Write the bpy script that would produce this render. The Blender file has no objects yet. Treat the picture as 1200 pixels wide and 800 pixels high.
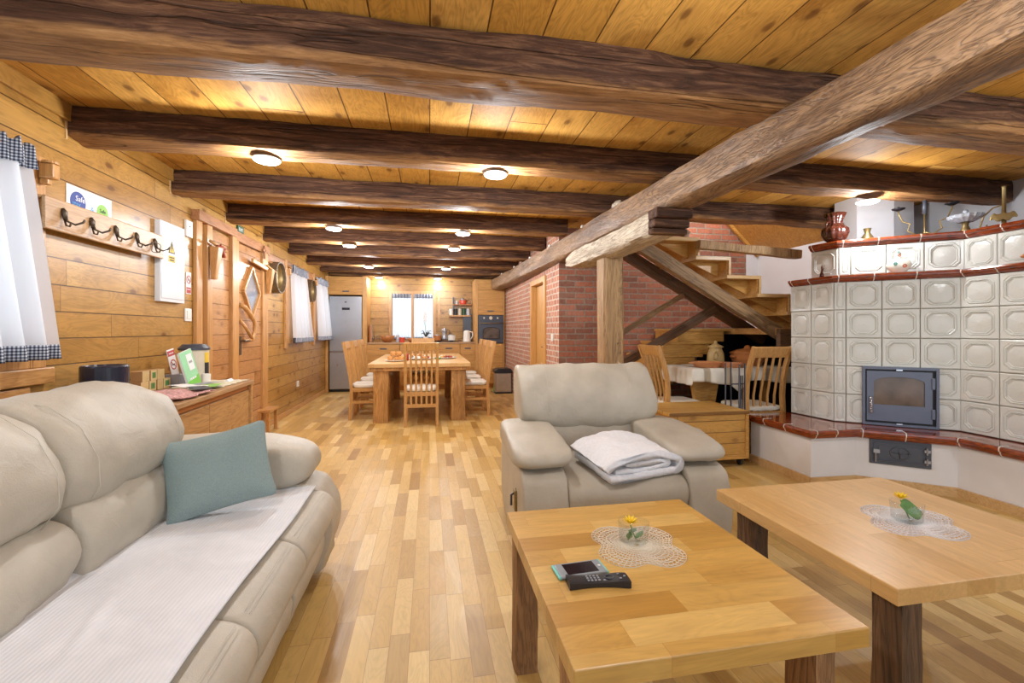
import bpy, bmesh, math, random
from mathutils import Vector, Matrix, noise
PI = math.pi
random.seed(7)
C = bpy.context.scene.collection
SC = bpy.context.scene

# ------------------------------------------------------------------ camera
cam_d = bpy.data.cameras.new('camera'); cam = bpy.data.objects.new('camera', cam_d); C.objects.link(cam)
FPX = 520.0; VPX = 503.0; HORY = 386.5
YAW = math.atan((600 - VPX) / FPX)
cam.location = (0, 0, 1.25)
cam.rotation_euler = (PI / 2, 0, -YAW)
cam_d.sensor_width = 36.0
cam_d.lens = FPX / 1200 * 36.0
cam_d.shift_y = -(400 - HORY) / 1200.0
cam_d.clip_start = 0.02
SC.camera = cam

# ------------------------------------------------------------------ world, light, exposure
SC.view_settings.view_transform = 'Standard'
SC.view_settings.look = 'None'
SC.view_settings.exposure = 0.0
SC.view_settings.gamma = 1.0
SC.view_settings.use_curve_mapping = False
world = bpy.data.worlds.new('World'); SC.world = world; world.use_nodes = True
bgn = world.node_tree.nodes['Background']
bgn.inputs['Color'].default_value = (0.80, 0.90, 1.0, 1)
bgn.inputs['Strength'].default_value = 1.8

LAMP_W = 36.0        # every ceiling lamp (the light itself is made in the lamp's builder)
LAMP_COL = (0.93, 0.97, 1.0)

# ------------------------------------------------------------------ node helpers
class NT:
    def __init__(s, name):
        s.m = bpy.data.materials.new(name); s.m.use_nodes = True
        s.t = s.m.node_tree; s.n = s.t.nodes; s.l = s.t.links
        s.p = s.n['Principled BSDF']
    def node(s, typ, **kw):
        n = s.n.new(typ)
        for k, v in kw.items(): setattr(n, k, v)
        return n
    def put(s, sock, v):
        if hasattr(v, 'is_output') or isinstance(v, bpy.types.NodeSocket): s.l.new(v, sock)
        elif v is not None: sock.default_value = v
    def math(s, op, a, b=None, c=None):
        n = s.node('ShaderNodeMath', operation=op)
        s.put(n.inputs[0], a)
        if b is not None: s.put(n.inputs[1], b)
        if c is not None: s.put(n.inputs[2], c)
        return n.outputs[0]
    def coords(s, kind='Object'):
        return s.node('ShaderNodeTexCoord').outputs[kind]
    def sep(s, v):
        n = s.node('ShaderNodeSeparateXYZ'); s.l.new(v, n.inputs[0]); return n.outputs
    def comb(s, x, y, z):
        n = s.node('ShaderNodeCombineXYZ')
        for i, v in enumerate((x, y, z)): s.put(n.inputs[i], v)
        return n.outputs[0]
    def mapping(s, v, scale=(1, 1, 1), rot=(0, 0, 0), loc=(0, 0, 0)):
        n = s.node('ShaderNodeMapping'); s.l.new(v, n.inputs[0])
        n.inputs['Scale'].default_value = scale; n.inputs['Rotation'].default_value = rot; n.inputs['Location'].default_value = loc
        return n.outputs[0]
    def noise(s, v, scale=5, detail=4, rough=0.6, dist=0):
        n = s.node('ShaderNodeTexNoise'); s.l.new(v, n.inputs['Vector'])
        n.inputs['Scale'].default_value = scale; n.inputs['Detail'].default_value = detail
        n.inputs['Roughness'].default_value = rough; n.inputs['Distortion'].default_value = dist
        return n.outputs['Fac']
    def white(s, v):
        n = s.node('ShaderNodeTexWhiteNoise', noise_dimensions='3D'); s.l.new(v, n.inputs[0]); return n.outputs
    def ramp(s, f, stops, interp='LINEAR'):
        n = s.node('ShaderNodeValToRGB'); s.l.new(f, n.inputs[0]); r = n.color_ramp; r.interpolation = interp
        while len(r.elements) > 1: r.elements.remove(r.elements[-1])
        for i, (p, c) in enumerate(stops):
            e = r.elements[0] if i == 0 else r.elements.new(p)
            e.position = p; e.color = (c[0], c[1], c[2], 1) if not isinstance(c, (int, float)) else (c, c, c, 1)
        return n.outputs[0]
    def mix(s, f, a, b, mode='MIX'):
        n = s.node('ShaderNodeMix', data_type='RGBA', blend_type=mode)
        s.put(n.inputs[0], f)
        for sock, v in ((n.inputs[6], a), (n.inputs[7], b)):
            if isinstance(v, tuple): v = (v[0], v[1], v[2], 1)
            s.put(sock, v)
        return n.outputs[2]
    def bump(s, h, strength=0.3, dist=0.01):
        n = s.node('ShaderNodeBump'); s.l.new(h, n.inputs['Height'])
        n.inputs['Strength'].default_value = strength; n.inputs['Distance'].default_value = dist
        s.l.new(n.outputs[0], s.p.inputs['Normal'])
    def fin(s, color=None, rough=None, spec=None, metal=None, coat=None):
        s.put(s.p.inputs['Base Color'], (color[0], color[1], color[2], 1) if isinstance(color, tuple) else color)
        s.put(s.p.inputs['Roughness'], rough)
        s.put(s.p.inputs['Metallic'], metal)
        if spec is not None: s.put(s.p.inputs['Specular IOR Level'], spec)
        if coat is not None: s.put(s.p.inputs['Coat Weight'], coat); s.p.inputs['Coat Roughness'].default_value = 0.12
        return s.m

def hexc(r, g, b):
    f = lambda v: (v / 255 / 12.92) if v / 255 <= 0.04045 else ((v / 255 + 0.055) / 1.055) ** 2.4
    return (f(r), f(g), f(b))

def axes(t, v, u_ax, v_ax):
    o = t.sep(v); return o['XYZ'.index(u_ax)], o['XYZ'.index(v_ax)], o['XYZ'.index([a for a in 'XYZ' if a not in (u_ax, v_ax)][0])]

def planks(name, across, along, width, length, stops, gap=0.03, gapcol=(0.08, 0.03, 0.01), rough=0.35, knots=0.5, grain=0.35, endgap=0.002,
           coat=0.0, fine=60, obj_random=False, bumpk=0.25, roughmap=False, ringk=0.28, smudge=0.0):
    """boards laid side by side: ACROSS is the axis over the boards, ALONG the axis down their length"""
    t = NT(name); co = t.coords('Object')
    u, v, w = axes(t, co, across, along)
    un = t.math('DIVIDE', u, width); row = t.math('FLOOR', un); fu = t.math('SUBTRACT', un, row)
    seed = 0.0
    if obj_random:
        seed = t.math('MULTIPLY', t.node('ShaderNodeObjectInfo').outputs['Random'], 37.0)
    wr = t.white(t.comb(row, 3.7, seed))['Value']
    vn = t.math('ADD', t.math('DIVIDE', v, length), t.math('MULTIPLY', wr, 7.31))
    col = t.math('FLOOR', vn); fv = t.math('SUBTRACT', vn, col)
    rnd = t.white(t.comb(row, col, t.math('ADD', seed, 1.3)))
    rv = rnd['Value']
    base = t.ramp(rv, stops)
    # grain coordinates, shifted for every board
    sh = t.math('MULTIPLY', rv, 23.0)
    g = t.comb(t.math('ADD', t.math('MULTIPLY', u, 1.0), sh), t.math('ADD', t.math('MULTIPLY', v, 0.07), sh), t.math('MULTIPLY', w, 1.0))
    n1 = t.noise(g, fine, 5, 0.65, 0.4)
    g2 = t.comb(t.math('ADD', u, sh), t.math('ADD', t.math('MULTIPLY', v, 0.22), sh), w)
    n2 = t.noise(g2, 7.0, 3, 0.55, 1.2)
    rings = t.math('ABSOLUTE', t.math('SINE', t.math('MULTIPLY', n2, 42.0)))
    gr = t.math('ADD', t.math('MULTIPLY', n1, 0.95 - ringk), t.math('MULTIPLY', rings, ringk))
    shade = t.ramp(gr, [(0.15, 1 - grain), (0.75, 1.0 + 0.0)])
    c = t.mix(1.0, base, shade, 'MULTIPLY')
    if knots:
        vo = t.node('ShaderNodeTexVoronoi'); vo.feature = 'F1'; vo.voronoi_dimensions = '2D'
        kv = t.comb(t.math('ADD', t.math('MULTIPLY', u, 1.0), t.math('MULTIPLY', n2, 0.03)), t.math('ADD', t.math('MULTIPLY', v, 0.55), sh), 0.0)
        t.l.new(kv, vo.inputs['Vector']); vo.inputs['Scale'].default_value = 4.2
        kd = t.ramp(vo.outputs['Distance'], [(0.0, 1.0), (0.06, 0.85), (0.10, 0.25), (0.26, 0.0)])
        c = t.mix(t.math('MULTIPLY', kd, knots), c, t.mix(0.5, gapcol, (0.20, 0.07, 0.02)))
    sm = t.noise(t.comb(t.math('ADD', t.math('MULTIPLY', u, 0.8), sh), t.math('ADD', v, sh), 0.0), 2.6, 4, 0.6, 0.5)
    c = t.mix(t.math('MULTIPLY', t.ramp(sm, [(0.50, 0.0), (0.72, 1.0)]), smudge), c, t.mix(1.0, c, (0.55, 0.42, 0.30), 'MULTIPLY'))
    # gaps
    gmask = t.math('MAXIMUM', t.math('LESS_THAN', fu, gap), t.math('LESS_THAN', fv, endgap))
    c = t.mix(t.math('MULTIPLY', gmask, 0.85), c, gapcol)
    h = t.math('SUBTRACT', t.math('MULTIPLY', gr, 0.12), gmask)
    t.bump(h, bumpk, 0.004)
    r = rough
    spec_ = 0.5 if rough < 0.5 else 0.15
    if roughmap: r = t.math('ADD', rough, t.math('MULTIPLY', n2, 0.25))
    return t.fin(c, r, coat=coat, spec=spec_)

def wood(name, c1, c2, along='Z', scale=1.0, rough=0.45, knots=0.0, streak=0.0, streakcol=(0.05, 0.02, 0.01), bump=0.15, objr=True, coat=0.0, stretch=0.08):
    t = NT(name); co = t.coords('Object')
    sc = [1, 1, 1]; sc['XYZ'.index(along)] = stretch
    if objr:
        r = t.math('MULTIPLY', t.node('ShaderNodeObjectInfo').outputs['Random'], 11.0)
        va = t.node('ShaderNodeVectorMath', operation='ADD'); t.l.new(co, va.inputs[0]); t.l.new(r, va.inputs[1]); co = va.outputs[0]
    g = t.mapping(co, tuple(sc))
    n1 = t.noise(g, 40 * scale, 6, 0.65, 0.5)
    n2 = t.noise(g, 9 * scale, 4, 0.6, 1.5)
    rings = t.math('ABSOLUTE', t.math('SINE', t.math('MULTIPLY', n2, 30.0)))
    f = t.math('ADD', t.math('MULTIPLY', n1, 0.7), t.math('MULTIPLY', rings, 0.3))
    c = t.ramp(f, [(0.2, c1), (0.72, c2)])
    if streak:
        n3 = t.noise(g, 5 * scale, 6, 0.7, 0.8)
        c = t.mix(t.math('MULTIPLY', t.ramp(n3, [(0.42, 0.0), (0.62, 1.0)]), streak), c, streakcol)
    if knots:
        vo = t.node('ShaderNodeTexVoronoi'); k = [1, 1, 1]; k['XYZ'.index(along)] = 0.5
        t.l.new(t.mapping(co, tuple(k)), vo.inputs['Vector']); vo.inputs['Scale'].default_value = 4
        c = t.mix(t.math('MULTIPLY', t.ramp(vo.outputs['Distance'], [(0, 1.0), (0.08, 0.6), (0.18, 0.0)]), knots), c, streakcol)
    t.bump(f, bump, 0.006)
    return t.fin(c, rough, coat=coat)

def plain(name, col, rough=0.5, metal=0.0, spec=None, noise_amt=0.06, nscale=12, bump=0.0, bscale=80, coat=None):
    t = NT(name); co = t.coords('Object')
    n = t.noise(co, nscale, 3, 0.5)
    a = tuple(max(0, c * (1 - noise_amt)) for c in col); b = tuple(min(1, c * (1 + noise_amt)) for c in col)
    c = t.ramp(n, [(0.3, a), (0.7, b)])
    if bump: t.bump(t.noise(co, bscale, 3, 0.6), bump, 0.002)
    return t.fin(c, rough, spec=spec, metal=metal, coat=coat)

def glass(name, col=(1, 1, 1), rough=0.02, edge=0.25):
    """thin clear glass: see-through, with a mirror sheen that grows at grazing angles"""
    t = NT(name); n = t.n; l = t.l
    tr = n.new('ShaderNodeBsdfTransparent'); tr.inputs[0].default_value = (0.975, 0.985, 0.985, 1)
    gl = n.new('ShaderNodeBsdfGlossy'); gl.inputs['Roughness'].default_value = rough
    fr = n.new('ShaderNodeLayerWeight'); fr.inputs['Blend'].default_value = 0.3
    fa = t.math('ADD', t.math('MULTIPLY', t.math('POWER', fr.outputs['Facing'], 3.0), 0.45), 0.04)
    mx = n.new('ShaderNodeMixShader'); l.new(fa, mx.inputs[0])
    l.new(tr.outputs[0], mx.inputs[1]); l.new(gl.outputs[0], mx.inputs[2]); l.new(mx.outputs[0], n['Material Output'].inputs[0])
    return t.m

def emis(name, col, s):
    t = NT(name); t.p.inputs['Emission Color'].default_value = (*col, 1); t.p.inputs['Emission Strength'].default_value = s
    return t.fin((0.8, 0.8, 0.8), 0.5)

def brick_mat(name, u_ax, red1, red2, mortar, bw=0.245):
    t = NT(name); co = t.coords('Object'); o = t.sep(co)
    v = t.comb(o['XYZ'.index(u_ax)], o[2], 0.0)
    wob = t.noise(co, 9, 2, 0.5)
    wv = t.node('ShaderNodeVectorMath', operation='ADD'); t.l.new(v, wv.inputs[0])
    wo = t.math('MULTIPLY', t.math('SUBTRACT', wob, 0.5), 0.018); t.l.new(t.comb(wo, wo, 0.0), wv.inputs[1])
    b = t.node('ShaderNodeTexBrick'); t.l.new(wv.outputs[0], b.inputs['Vector'])
    b.inputs['Scale'].default_value = 1.0; b.inputs['Brick Width'].default_value = bw; b.inputs['Row Height'].default_value = 0.075
    b.inputs['Mortar Size'].default_value = 0.0095; b.inputs['Mortar Smooth'].default_value = 0.25; b.inputs['Bias'].default_value = 0.0
    b.inputs['Color1'].default_value = (*red1, 1); b.inputs['Color2'].default_value = (*red2, 1); b.inputs['Mortar'].default_value = (*mortar, 1)
    n = t.noise(co, 30, 5, 0.7); n2 = t.noise(co, 6, 4, 0.6)
    c = t.mix(1.0, b.outputs['Color'], t.ramp(n, [(0.25, 0.62), (0.7, 1.12)]), 'MULTIPLY')
    c = t.mix(t.math('MULTIPLY', t.ramp(n2, [(0.5, 0.0), (0.75, 1.0)]), 0.35), c, mortar)
    h = t.math('SUBTRACT', t.math('MULTIPLY', n, 0.3), b.outputs['Fac'])
    t.bump(h, 0.8, 0.012)
    return t.fin(c, 0.75)

# ------------------------------------------------------------------ materials
OAK = [(0.0, hexc(186, 146, 76)), (0.25, hexc(220, 184, 112)), (0.5, hexc(204, 164, 92)), (0.75, hexc(232, 202, 138)), (1.0, hexc(168, 126, 62))]
M = {}
M['floor'] = planks('oak_parquet', 'X', 'Y', 0.078, 0.42, OAK, gap=0.022, gapcol=hexc(150, 108, 62), rough=0.27, knots=0.0, grain=0.22, endgap=0.006, fine=90, bumpk=0.08, roughmap=True)
PINE = [(0.0, hexc(172, 124, 58)), (0.35, hexc(194, 146, 76)), (0.7, hexc(182, 134, 66)), (1.0, hexc(206, 162, 94))]
M['wall_long'] = planks('varnished_pine_logs_long', 'Z', 'Y', 0.15, 2.6, PINE, gap=0.045, gapcol=hexc(64, 36, 14), rough=0.3, knots=0.85, grain=0.42, endgap=0.0012, bumpk=0.5, smudge=0.45)
M['wall_cross'] = planks('varnished_pine_logs_cross', 'Z', 'X', 0.15, 2.6, PINE, gap=0.045, gapcol=hexc(64, 36, 14), rough=0.3, knots=0.85, grain=0.42, endgap=0.0012, bumpk=0.5, smudge=0.45)
CEIL = [(0.0, hexc(192, 136, 58)), (0.3, hexc(208, 152, 70)), (0.7, hexc(222, 168, 86)), (1.0, hexc(198, 140, 60))]
M['ceiling'] = planks('pine_ceiling_boards', 'X', 'Y', 0.245, 3.4, CEIL, gap=0.028, gapcol=hexc(60, 30, 12), rough=0.62, knots=0.8, grain=0.45, bumpk=0.25, smudge=0.8)
M['door_board'] = planks('door_pine_boards', 'Z', 'Y', 0.15, 3.0, [(0, hexc(176, 124, 78)), (1, hexc(204, 154, 104))], gap=0.045, gapcol=hexc(84, 48, 24), rough=0.24, knots=0.5, grain=0.35, bumpk=0.4)
M['beam'] = wood('old_dark_beam', hexc(58, 36, 26), hexc(128, 88, 60), 'X', 0.8, 0.5, streak=0.5, streakcol=hexc(40, 25, 20), bump=0.7)
def beam_mat():
    t = NT('hewn_dark_beam'); co = t.coords('Object')
    r = t.math('MULTIPLY', t.node('ShaderNodeObjectInfo').outputs['Random'], 11.0)
    va = t.node('ShaderNodeVectorMath', operation='ADD'); t.l.new(co, va.inputs[0]); t.l.new(r, va.inputs[1]); co2 = va.outputs[0]
    g = t.mapping(co2, (0.09, 1, 1))
    n1 = t.noise(g, 30, 8, 0.75, 0.9); n2 = t.noise(g, 8, 5, 0.65, 1.0); n3 = t.noise(t.mapping(co2, (0.35, 1, 1)), 5, 4, 0.6, 0.5)
    dark = t.ramp(n1, [(0.3, hexc(34, 21, 15)), (0.5, hexc(80, 52, 37)), (0.74, hexc(140, 102, 74))])
    light = t.ramp(n1, [(0.3, hexc(110, 70, 40)), (0.55, hexc(170, 124, 76)), (0.8, hexc(206, 164, 112))])
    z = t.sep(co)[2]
    # paler undersides: part bare worn timber, part floor bounce put into the colour
    wear_bounce = t.math('ADD', t.math('MULTIPLY', t.math('SUBTRACT', -0.045, z), 24.0), t.math('MULTIPLY', t.math('SUBTRACT', n3, 0.5), 3.2))
    wear_bounce = t.ramp(wear_bounce, [(0.25, 0.0), (1.0, 1.0)])
    c = t.mix(t.math('MULTIPLY', wear_bounce, 0.72), dark, light)
    cr = t.math('ABSOLUTE', t.math('SUBTRACT', t.noise(t.mapping(co2, (0.035, 1, 1)), 12, 2, 0.5, 0.0), 0.5))
    crm = t.ramp(cr, [(0.0, 1.0), (0.008, 0.6), (0.016, 0.0)])
    c = t.mix(t.math('MULTIPLY', crm, 0.5), c, hexc(26, 15, 10))
    t.bump(t.math('SUBTRACT', t.math('ADD', n1, t.math('MULTIPLY', n2, 0.8)), crm), 0.8, 0.012)
    return t.fin(c, 0.6, spec=0.25)
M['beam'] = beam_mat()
M['main_beam'] = wood('hewn_grey_brown_beam', hexc(66, 45, 31), hexc(172, 136, 100), 'Y', 1.0, 0.45, streak=0.6, streakcol=hexc(78, 50, 32), bump=1.0, stretch=0.16)
M['corbel'] = wood('bleached_weathered_timber', hexc(118, 96, 72), hexc(226, 214, 192), 'Y', 1.0, 0.6, streak=0.3, streakcol=hexc(110, 78, 50), bump=1.0)
M['post'] = wood('weathered_oak_post', hexc(108, 80, 50), hexc(188, 152, 106), 'Z', 0.9, 0.6, streak=0.4, streakcol=hexc(112, 80, 48), bump=0.7)
M['stair_dark'] = wood('dark_old_rafter', hexc(46, 30, 18), hexc(112, 78, 46), 'X', 0.9, 0.55, streak=0.5, bump=0.6)
M['stair_tan'] = wood('patched_grey_rafter', hexc(76, 52, 32), hexc(172, 138, 96), 'X', 0.9, 0.55, streak=0.5, streakcol=hexc(70, 46, 28), bump=0.6)
M['stair'] = wood('honey_beech_stair', hexc(162, 112, 50), hexc(208, 158, 84), 'X', 0.8, 0.35, bump=0.1)
M['stair_light'] = wood('pale_stair_nosing', hexc(184, 144, 92), hexc(216, 180, 128), 'X', 0.8, 0.35, bump=0.1)
M['dark_beech'] = wood('mid_brown_pine', hexc(150, 104, 54), hexc(196, 146, 84), 'X', 0.8, 0.4, bump=0.1)  # browner wood for the lower risers and the landing
M['trim'] = wood('varnished_trim', hexc(164, 114, 62), hexc(202, 152, 94), 'Z', 0.8, 0.3, bump=0.15)
M['trim_h'] = wood('varnished_trim_across', hexc(164, 114, 62), hexc(202, 152, 94), 'Y', 0.8, 0.3, bump=0.15)
M['trim_dark'] = wood('red_brown_trim', hexc(136, 88, 54), hexc(180, 128, 86), 'Y', 0.8, 0.35, bump=0.15)
M['chair'] = wood('oiled_oak_chair', hexc(166, 116, 60), hexc(204, 156, 92), 'Z', 1.1, 0.4, bump=0.08)
M['chair_h'] = wood('oiled_oak_chair_rail', hexc(166, 116, 60), hexc(204, 156, 92), 'X', 1.1, 0.4, bump=0.08)
TT = [(0.0, hexc(190, 140, 62)), (0.3, hexc(220, 174, 94)), (0.6, hexc(204, 156, 76)), (1.0, hexc(230, 190, 114))]
M['top_x'] = planks('coffee_table_oak_across', 'Y', 'X', 0.092, 0.42, TT, gap=0.006, gapcol=hexc(176, 126, 62), rough=0.33, knots=0.12, grain=0.34, endgap=0.003, obj_random=True, bumpk=0.05, ringk=0.14)
TT2 = [(0.0, hexc(212, 166, 102)), (0.4, hexc(226, 184, 122)), (0.7, hexc(218, 172, 108)), (1.0, hexc(232, 192, 132))]
M['top_y'] = planks('coffee_table_oak_along', 'X', 'Y', 0.10, 0.55, TT2, gap=0.006, gapcol=hexc(180, 132, 70), rough=0.33, knots=0.1, grain=0.3, endgap=0.003, obj_random=True, bumpk=0.05, ringk=0.14)
M['leg_old'] = wood('old_split_oak_leg', hexc(84, 56, 34), hexc(176, 128, 80), 'Z', 1.0, 0.6, streak=0.6, streakcol=hexc(52, 34, 22), bump=0.9)
M['leg_oak'] = wood('rough_golden_oak_leg', hexc(150, 100, 50), hexc(208, 158, 92), 'Z', 0.9, 0.5, streak=0.5, streakcol=hexc(112, 74, 36), bump=0.8)
M['kitchen'] = wood('oak_kitchen_front', hexc(166, 116, 56), hexc(202, 150, 82), 'X', 0.6, 0.4, bump=0.06)
M['kitchen_v'] = wood('oak_kitchen_side', hexc(176, 126, 66), hexc(208, 158, 92), 'Z', 0.6, 0.4, bump=0.06)
M['sideboard'] = wood('brown_oak_sideboard', hexc(146, 104, 58), hexc(196, 152, 98), 'Y', 0.8, 0.45, bump=0.1)
M['side_top'] = wood('grey_oak_top', hexc(150, 112, 74), hexc(184, 146, 104), 'Y', 0.8, 0.4, bump=0.1)
M['chest'] = planks('chest_pine_slats', 'Z', 'X', 0.105, 3.0, [(0, hexc(202, 150, 72)), (1, hexc(222, 172, 92))], gap=0.06, gapcol=hexc(96, 58, 24), rough=0.42, knots=0.5, grain=0.3, bumpk=0.4)
M['chest_top'] = planks('chest_pine_lid', 'Y', 'X', 0.12, 3.0, [(0, hexc(206, 156, 76)), (1, hexc(224, 176, 96))], gap=0.05, gapcol=hexc(110, 70, 30), rough=0.38, knots=0.4, grain=0.3, bumpk=0.4)
def leather():
    t = NT('cream_leather'); co = t.coords('Object')
    n = t.noise(co, 4, 4, 0.55); v = t.node('ShaderNodeTexVoronoi'); t.l.new(co, v.inputs['Vector']); v.inputs['Scale'].default_value = 260
    w = t.noise(t.mapping(co, (1, 1, 1)), 14, 4, 0.55, 1.0)
    c = t.ramp(n, [(0.3, hexc(176, 168, 153)), (0.7, hexc(192, 184, 169))])
    t.bump(t.math('ADD', t.math('MULTIPLY', v.outputs['Distance'], 0.06), t.math('MULTIPLY', w, 0.5)), 0.5, 0.014)
    return t.fin(c, 0.5)
M['leather'] = leather()
M['stitch'] = plain('pale_stitching', hexc(198, 192, 178), 0.8)
def woven(name, a, b, sc=220, rough=0.85, bump=0.25):
    t = NT(name); co = t.coords('Object'); o = t.sep(co)
    s1 = t.math('SINE', t.math('MULTIPLY', t.math('ADD', o[0], o[1]), sc)); s2 = t.math('SINE', t.math('MULTIPLY', t.math('ADD', o[2], t.math('MULTIPLY', o[1], 0.3)), sc))
    f = t.math('ADD', t.math('MULTIPLY', t.math('MULTIPLY', s1, s2), 0.25), t.noise(co, 240, 2, 0.6))
    c = t.ramp(f, [(0.2, a), (0.8, b)]); t.bump(f, bump, 0.002)
    return t.fin(c, rough)
M['cushion'] = woven('sage_blue_fabric', hexc(124, 144, 144), hexc(148, 166, 166), 1400)
def ribbed():
    t = NT('white_ribbed_cotton'); co = t.coords('Object'); o = t.sep(co)
    s = t.math('SINE', t.math('MULTIPLY', o[0], 520)); n = t.noise(co, 6, 4, 0.55, 0.6)
    t.bump(t.math('ADD', t.math('MULTIPLY', s, 0.10), t.math('MULTIPLY', n, 1.2)), 0.35, 0.012)
    return t.fin(t.ramp(n, [(0.3, hexc(216, 218, 224)), (0.7, hexc(230, 232, 238))]), 0.9)
M['throw'] = ribbed()
M['towel'] = plain('white_terry', hexc(232, 234, 240), 0.95, noise_amt=0.05, nscale=60, bump=0.9, bscale=190)
M['linen'] = plain('white_linen', hexc(228, 222, 208), 0.9, bump=0.3)
def stripes(name, a, b, ax, freq):
    t = NT(name); o = t.sep(t.coords('Object'))
    s = t.math('SINE', t.math('MULTIPLY', o['XYZ'.index(ax)], freq))
    return t.fin(t.ramp(s, [(0.35, a), (0.65, b)]), 0.9)
M['tablecloth'] = stripes('striped_linen', hexc(226, 222, 210), hexc(176, 162, 140), 'X', 26)
M['seatpad'] = stripes('striped_seat_pad', hexc(232, 228, 218), hexc(200, 194, 182), 'Y', 60)
def gingham(name):
    t = NT(name); o = t.sep(t.coords('Object'))
    a = t.math('GREATER_THAN', t.math('SINE', t.math('MULTIPLY', t.math('ADD', o[1], t.math('MULTIPLY', o[0], 0.7)), 420)), 0)
    b = t.math('GREATER_THAN', t.math('SINE', t.math('MULTIPLY', o[2], 420)), 0)
    f = t.math('MULTIPLY', t.math('ADD', a, b), 0.5)
    t2 = t.ramp(f, [(0.0, hexc(214, 218, 226)), (0.5, hexc(120, 128, 146)), (1.0, hexc(38, 44, 66))])
    return t.fin(t2, 0.9)
M['gingham'] = gingham('navy_gingham')
def gingham_x():
    t = NT('navy_gingham_x'); o = t.sep(t.coords('Object'))
    a = t.math('GREATER_THAN', t.math('SINE', t.math('MULTIPLY', o[0], 300)), 0)
    b = t.math('GREATER_THAN', t.math('SINE', t.math('MULTIPLY', o[2], 300)), 0)
    return t.fin(t.ramp(t.math('MULTIPLY', t.math('ADD', a, b), 0.5), [(0.0, hexc(214, 218, 226)), (0.5, hexc(120, 128, 146)), (1.0, hexc(38, 44, 66))]), 0.9)
M['gingham_x'] = gingham_x()
def sheer(open_=0.38, tl=0.65):
    t = NT('white_sheer_curtain'); n = t.n; l = t.l
    tr = n.new('ShaderNodeBsdfTranslucent'); tr.inputs[0].default_value = (0.95, 0.97, 1.0, 1)
    df = n.new('ShaderNodeBsdfDiffuse'); df.inputs[0].default_value = (0.86, 0.89, 0.96, 1)
    mx = n.new('ShaderNodeMixShader'); mx.inputs[0].default_value = 1 - tl
    l.new(tr.outputs[0], mx.inputs[1]); l.new(df.outputs[0], mx.inputs[2])
    tp_ = n.new('ShaderNodeBsdfTransparent'); m2 = n.new('ShaderNodeMixShader'); m2.inputs[0].default_value = open_   # open weave of the voile
    l.new(mx.outputs[0], m2.inputs[1]); l.new(tp_.outputs[0], m2.inputs[2]); l.new(m2.outputs[0], n['Material Output'].inputs[0])
    return t.m
M['sheer'] = sheer()
M['sheer_dense'] = sheer(0.06, 0.55)
M['white_wall'] = plain('white_plaster', hexc(212, 212, 216), 0.85, noise_amt=0.03, nscale=3, bump=0.15, bscale=30)
M['plinth'] = plain('white_lime_plaster', hexc(226, 226, 228), 0.8, noise_amt=0.03, nscale=4, bump=0.15, bscale=30)
M['brick_x'] = brick_mat('old_red_brick_across', 'X', hexc(180, 108, 80), hexc(134, 86, 68), hexc(150, 132, 118))
M['brick_y'] = brick_mat('old_red_brick_along', 'Y', hexc(196, 132, 104), hexc(170, 114, 92), hexc(206, 190, 174), 0.135)
def tile():
    t = NT('ivory_glazed_tile'); co = t.coords('Object')
    n = t.noise(co, 55, 2, 0.5, 0.8); t.bump(n, 0.12, 0.01)
    return t.fin(t.ramp(t.noise(co, 3, 2), [(0.3, hexc(212, 213, 206)), (0.7, hexc(220, 221, 215))]), 0.2)
M['tile'] = tile()
M['tile_gap'] = plain('tile_joint', hexc(196, 188, 170), 0.8)
M['joint'] = plain('white_cornice_joint', hexc(220, 214, 206), 0.6)
def glaze():
    t = NT('brown_glazed_cornice'); co = t.coords('Object')
    n = t.noise(t.mapping(co, (2, 2, 9)), 8, 4, 0.6, 0.6)
    return t.fin(t.ramp(n, [(0.3, hexc(92, 34, 16)), (0.7, hexc(158, 70, 32))]), 0.12, coat=0.6)
M['glaze'] = glaze()
M['iron'] = plain('dark_cast_iron', hexc(84, 88, 98), 0.5, 0.4, bump=0.3)
M['stove_steel'] = plain('grey_stove_steel', hexc(108, 116, 134), 0.45, 0.35, noise_amt=0.04)
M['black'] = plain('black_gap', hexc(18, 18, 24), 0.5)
M['black_plastic'] = plain('black_plastic', hexc(34, 34, 38), 0.4)
M['fire_glass'] = plain('smoky_fire_glass', hexc(104, 86, 72), 0.1, noise_amt=0.45, nscale=5)
M['chrome'] = plain('chrome', hexc(200, 200, 205), 0.2, 1.0)
M['steel'] = plain('brushed_steel', hexc(168, 170, 176), 0.34, 0.75, noise_amt=0.03)
M['brass'] = plain('aged_brass', hexc(150, 128, 84), 0.4, 0.7)
M['bronze'] = plain('aged_bronze_hook', hexc(96, 84, 72), 0.45, 0.7)
M['white_metal'] = plain('white_enamel', hexc(222, 226, 232), 0.25, noise_amt=0.01)
M['white_plastic'] = plain('white_plastic', hexc(230, 228, 222), 0.35, noise_amt=0.01)
M['paper'] = plain('white_paper', hexc(232, 232, 232), 0.7, noise_amt=0.01)
M['blue'] = plain('deep_blue_print', hexc(52, 70, 140), 0.6)
M['lblue'] = plain('light_blue_print', hexc(90, 160, 210), 0.6)
M['green'] = plain('leaf_green_print', hexc(140, 190, 90), 0.6)
M['mint'] = plain('mint_print', hexc(150, 212, 164), 0.55)
M['lime'] = plain('lime_print', hexc(112, 190, 66), 0.55)
M['red'] = plain('red_print', hexc(178, 62, 66), 0.6)
M['yellow'] = plain('yellow_print', hexc(224, 190, 60), 0.6)
M['ink'] = plain('black_print', hexc(36, 36, 36), 0.6)
M['exit'] = plain('exit_green', hexc(44, 84, 60), 0.5)
M['lamp'] = emis('lamp_disc', (1.0, 1.0, 1.0), 14.0)
M['crochet'] = plain('cream_crochet', hexc(232, 224, 208), 0.9, noise_amt=0.03)
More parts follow.
